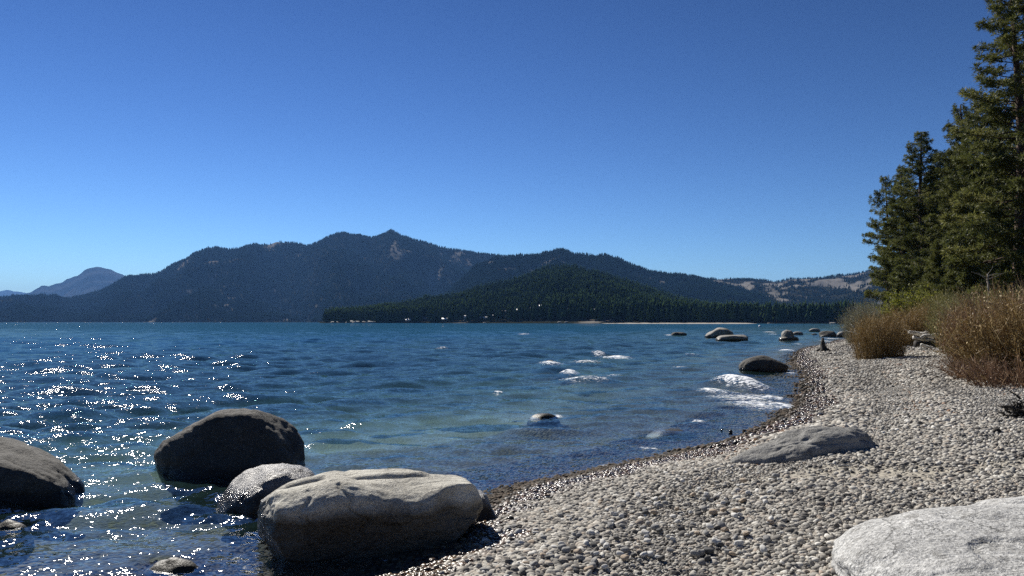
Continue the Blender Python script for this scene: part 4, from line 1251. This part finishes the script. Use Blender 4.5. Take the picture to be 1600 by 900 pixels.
# stump
sp = on_z(1287, 550, 0.2); sp[2] = gz(sp[0], sp[1]) + 0.02
g = Geo()
r = np.random.default_rng(3)
th = np.linspace(0, 2 * pi, 15)[:-1]
prof = [(-0.15, .42), (0.0, .36), (.12, .24), (.3, .15), (.5, .11), (.72, .06)]
V = []
for z, rad_ in prof:
    k = 1 + (0.55 * np.cos(th * 3 + 0.6) + .2 * np.cos(th * 5)) * np.clip(.35 - z, 0, .4) * 2
    rr = rad_ * k * r.uniform(.85, 1.15, 14)
    zz = z + (r.uniform(-.05, .14, 14) if z > .6 else 0)
    V.append(np.c_[rr * np.cos(th) - 0.07 * z, rr * np.sin(th), np.full(14, z) + (zz - z)])
V = np.vstack(V + [[[-.04, 0, .66]]])
T = []
for i in range(len(prof) - 1):
    for j in range(14):
        k = (j + 1) % 14
        T += [(i * 14 + j, i * 14 + k, (i + 1) * 14 + j), (i * 14 + k, (i + 1) * 14 + k, (i + 1) * 14 + j)]
top0 = (len(prof) - 1) * 14
T += [(top0 + j, top0 + (j + 1) % 14, len(V) - 1) for j in range(14)]
g.add(V, T)
st = obj('tree_stump', None, None, tuple(sp), 0, 1.15)
tag(st, 'dark jagged tree stump with spreading roots on the pebble beach near the waterline', 'stump')
obj('trunk', g.mesh('stump_trunk', M['burnt_wood'], True), st)
for a, L in ((0.1, .55), (2.9, .5), (-1.2, .4), (1.8, .4)):
    g = Geo()
    g.tube([(0.15 * cos(a), .15 * sin(a), .12), (.6 * L * cos(a), .6 * L * sin(a), .05), (L * cos(a), L * sin(a), -.06)], [.11, .08, .03], 6)
    obj('root', g.mesh('stump_root', M['burnt_wood'], True), st)

# dark root clump at the inland edge
rp = on_z(1597, 640, 0.62); rp[2] = gz(rp[0], rp[1])
g = Geo()
r = np.random.default_rng(9)
for i in range(90):
    a = r.uniform(0, 6.28); d = np.array([cos(a), sin(a) * .8, r.uniform(-.3, .9)]) * r.uniform(.06, .22)
    b = np.array([r.normal(0, .13), r.normal(0, .10), abs(r.normal(0, .12))])
    g.tube([b, b + d * .5 + r.normal(0, .03, 3), b + d + r.normal(0, .04, 3)], [.024, .017, .006], 4)
tag(obj('root_clump', g.mesh('root_clump', M['burnt_wood'], True), None, tuple(rp)), 'dark tangled clump of dead roots lying on the pebbles beyond the granite slab', 'roots')

# twigs and cones lying on the pebbles
for i, (px_, py_, L, lab) in enumerate([(1303, 573, .7, 'short dark stick on the pebbles near the stump'), (1372, 561, 1.0, 'dark stick on the pebbles below the low orange-brown shrub'), (1318, 605, .5, 'thin dark stick lying alone on the mid-beach pebbles'),
                                   (1560, 726, .28, 'pale twig lying on the pebbles behind the granite slab'), (1330, 728, .22, 'pale twig lying just below the long low grey boulder'), (908, 806, .12, 'short pale wood chip upright among the wet-edge pebbles'),
                                   (812, 846, .3, 'thin pale twig on the pebbles beside the split-topped boulder')]):
    p = on_z(px_, py_, 0.4); p[2] = gz(p[0], p[1]) + 0.035 + 0.02 * (L > .4)
    a = -0.3 + 0.9 * i
    log(lab, p, p + np.array([cos(a) * L, sin(a) * L * .6, 0.02]), .03 if L > .4 else .010, .012 if L > .4 else .005, 'burnt_wood' if L > .4 else 'driftwood', 'stick', 'stick', seed=30 + i)
p = on_z(1557, 665, 0.6); p[2] = gz(p[0], p[1]) + 0.04
g = Geo()
for k in range(7):
    rr = .055 * sin(pi * (k + .8) / 8.2)
    th = np.arange(8) * pi / 4 + k * .4
    c0 = np.array([(k - 3) * .025, 0, 0])
    V = np.vstack([np.c_[np.full(8, c0[0]), rr * np.cos(th), rr * np.sin(th)], [[c0[0] + .03, 0, 0], [c0[0] - .035, 0, 0]]])
    g.add(V, [(j, (j + 1) % 8, 8) for j in range(8)] + [((j + 1) % 8, j, 9) for j in range(8)])
tag(obj('pine_cone', g.mesh('pine_cone', M['burnt_wood']), None, tuple(p), .5), 'dark pine cone lying on the pale pebbles of the upper beach', 'pine cone')

# mooring buoy off the far shore
bp = on_z(1187, 511.2, 0.0)
e = tag(obj('mooring_buoy', None, None, tuple(bp)), 'small white mooring buoy floating before the far shore', 'buoy')
D, T = ico(3)
obj('float', mesh_np('buoy_float', D * np.array([.55, .55, .6]) + np.array([0, 0, .25]), T, M['buoy_white'], True), e)
g = Geo(); th = np.linspace(0, 2 * pi, 17)
V = np.vstack([np.c_[.57 * np.cos(th[:-1]), .57 * np.sin(th[:-1]), np.full(16, z)] for z in (.18, .36)])
g.add(V, [q for j in range(16) for q in ((j, (j + 1) % 16, 16 + j), ((j + 1) % 16, 16 + (j + 1) % 16, 16 + j))])
obj('band', g.mesh('buoy_band', M['buoy_blue'], True), e)

# ------------------------------------------------------------------ haze: one closed box of thin air round everything
m, nt = new_mat('thin_haze')
pv = N(nt, 'ShaderNodeVolumePrincipled', {'Color': (0.20, 0.46, 1.0, 1), 'Density': 3.5e-5, 'Anisotropy': 0.0})
o_ = nt.nodes.new('ShaderNodeOutputMaterial')
nt.links.new(pv.outputs[0], o_.inputs['Volume'])
g = Geo(); box(g, -29500, 29500, -29000, 29500, -11, 1300)
hz = obj('haze', mesh_np('haze', np.vstack(g.V), np.vstack(g.T), m))
hz['kind'] = 'stuff'
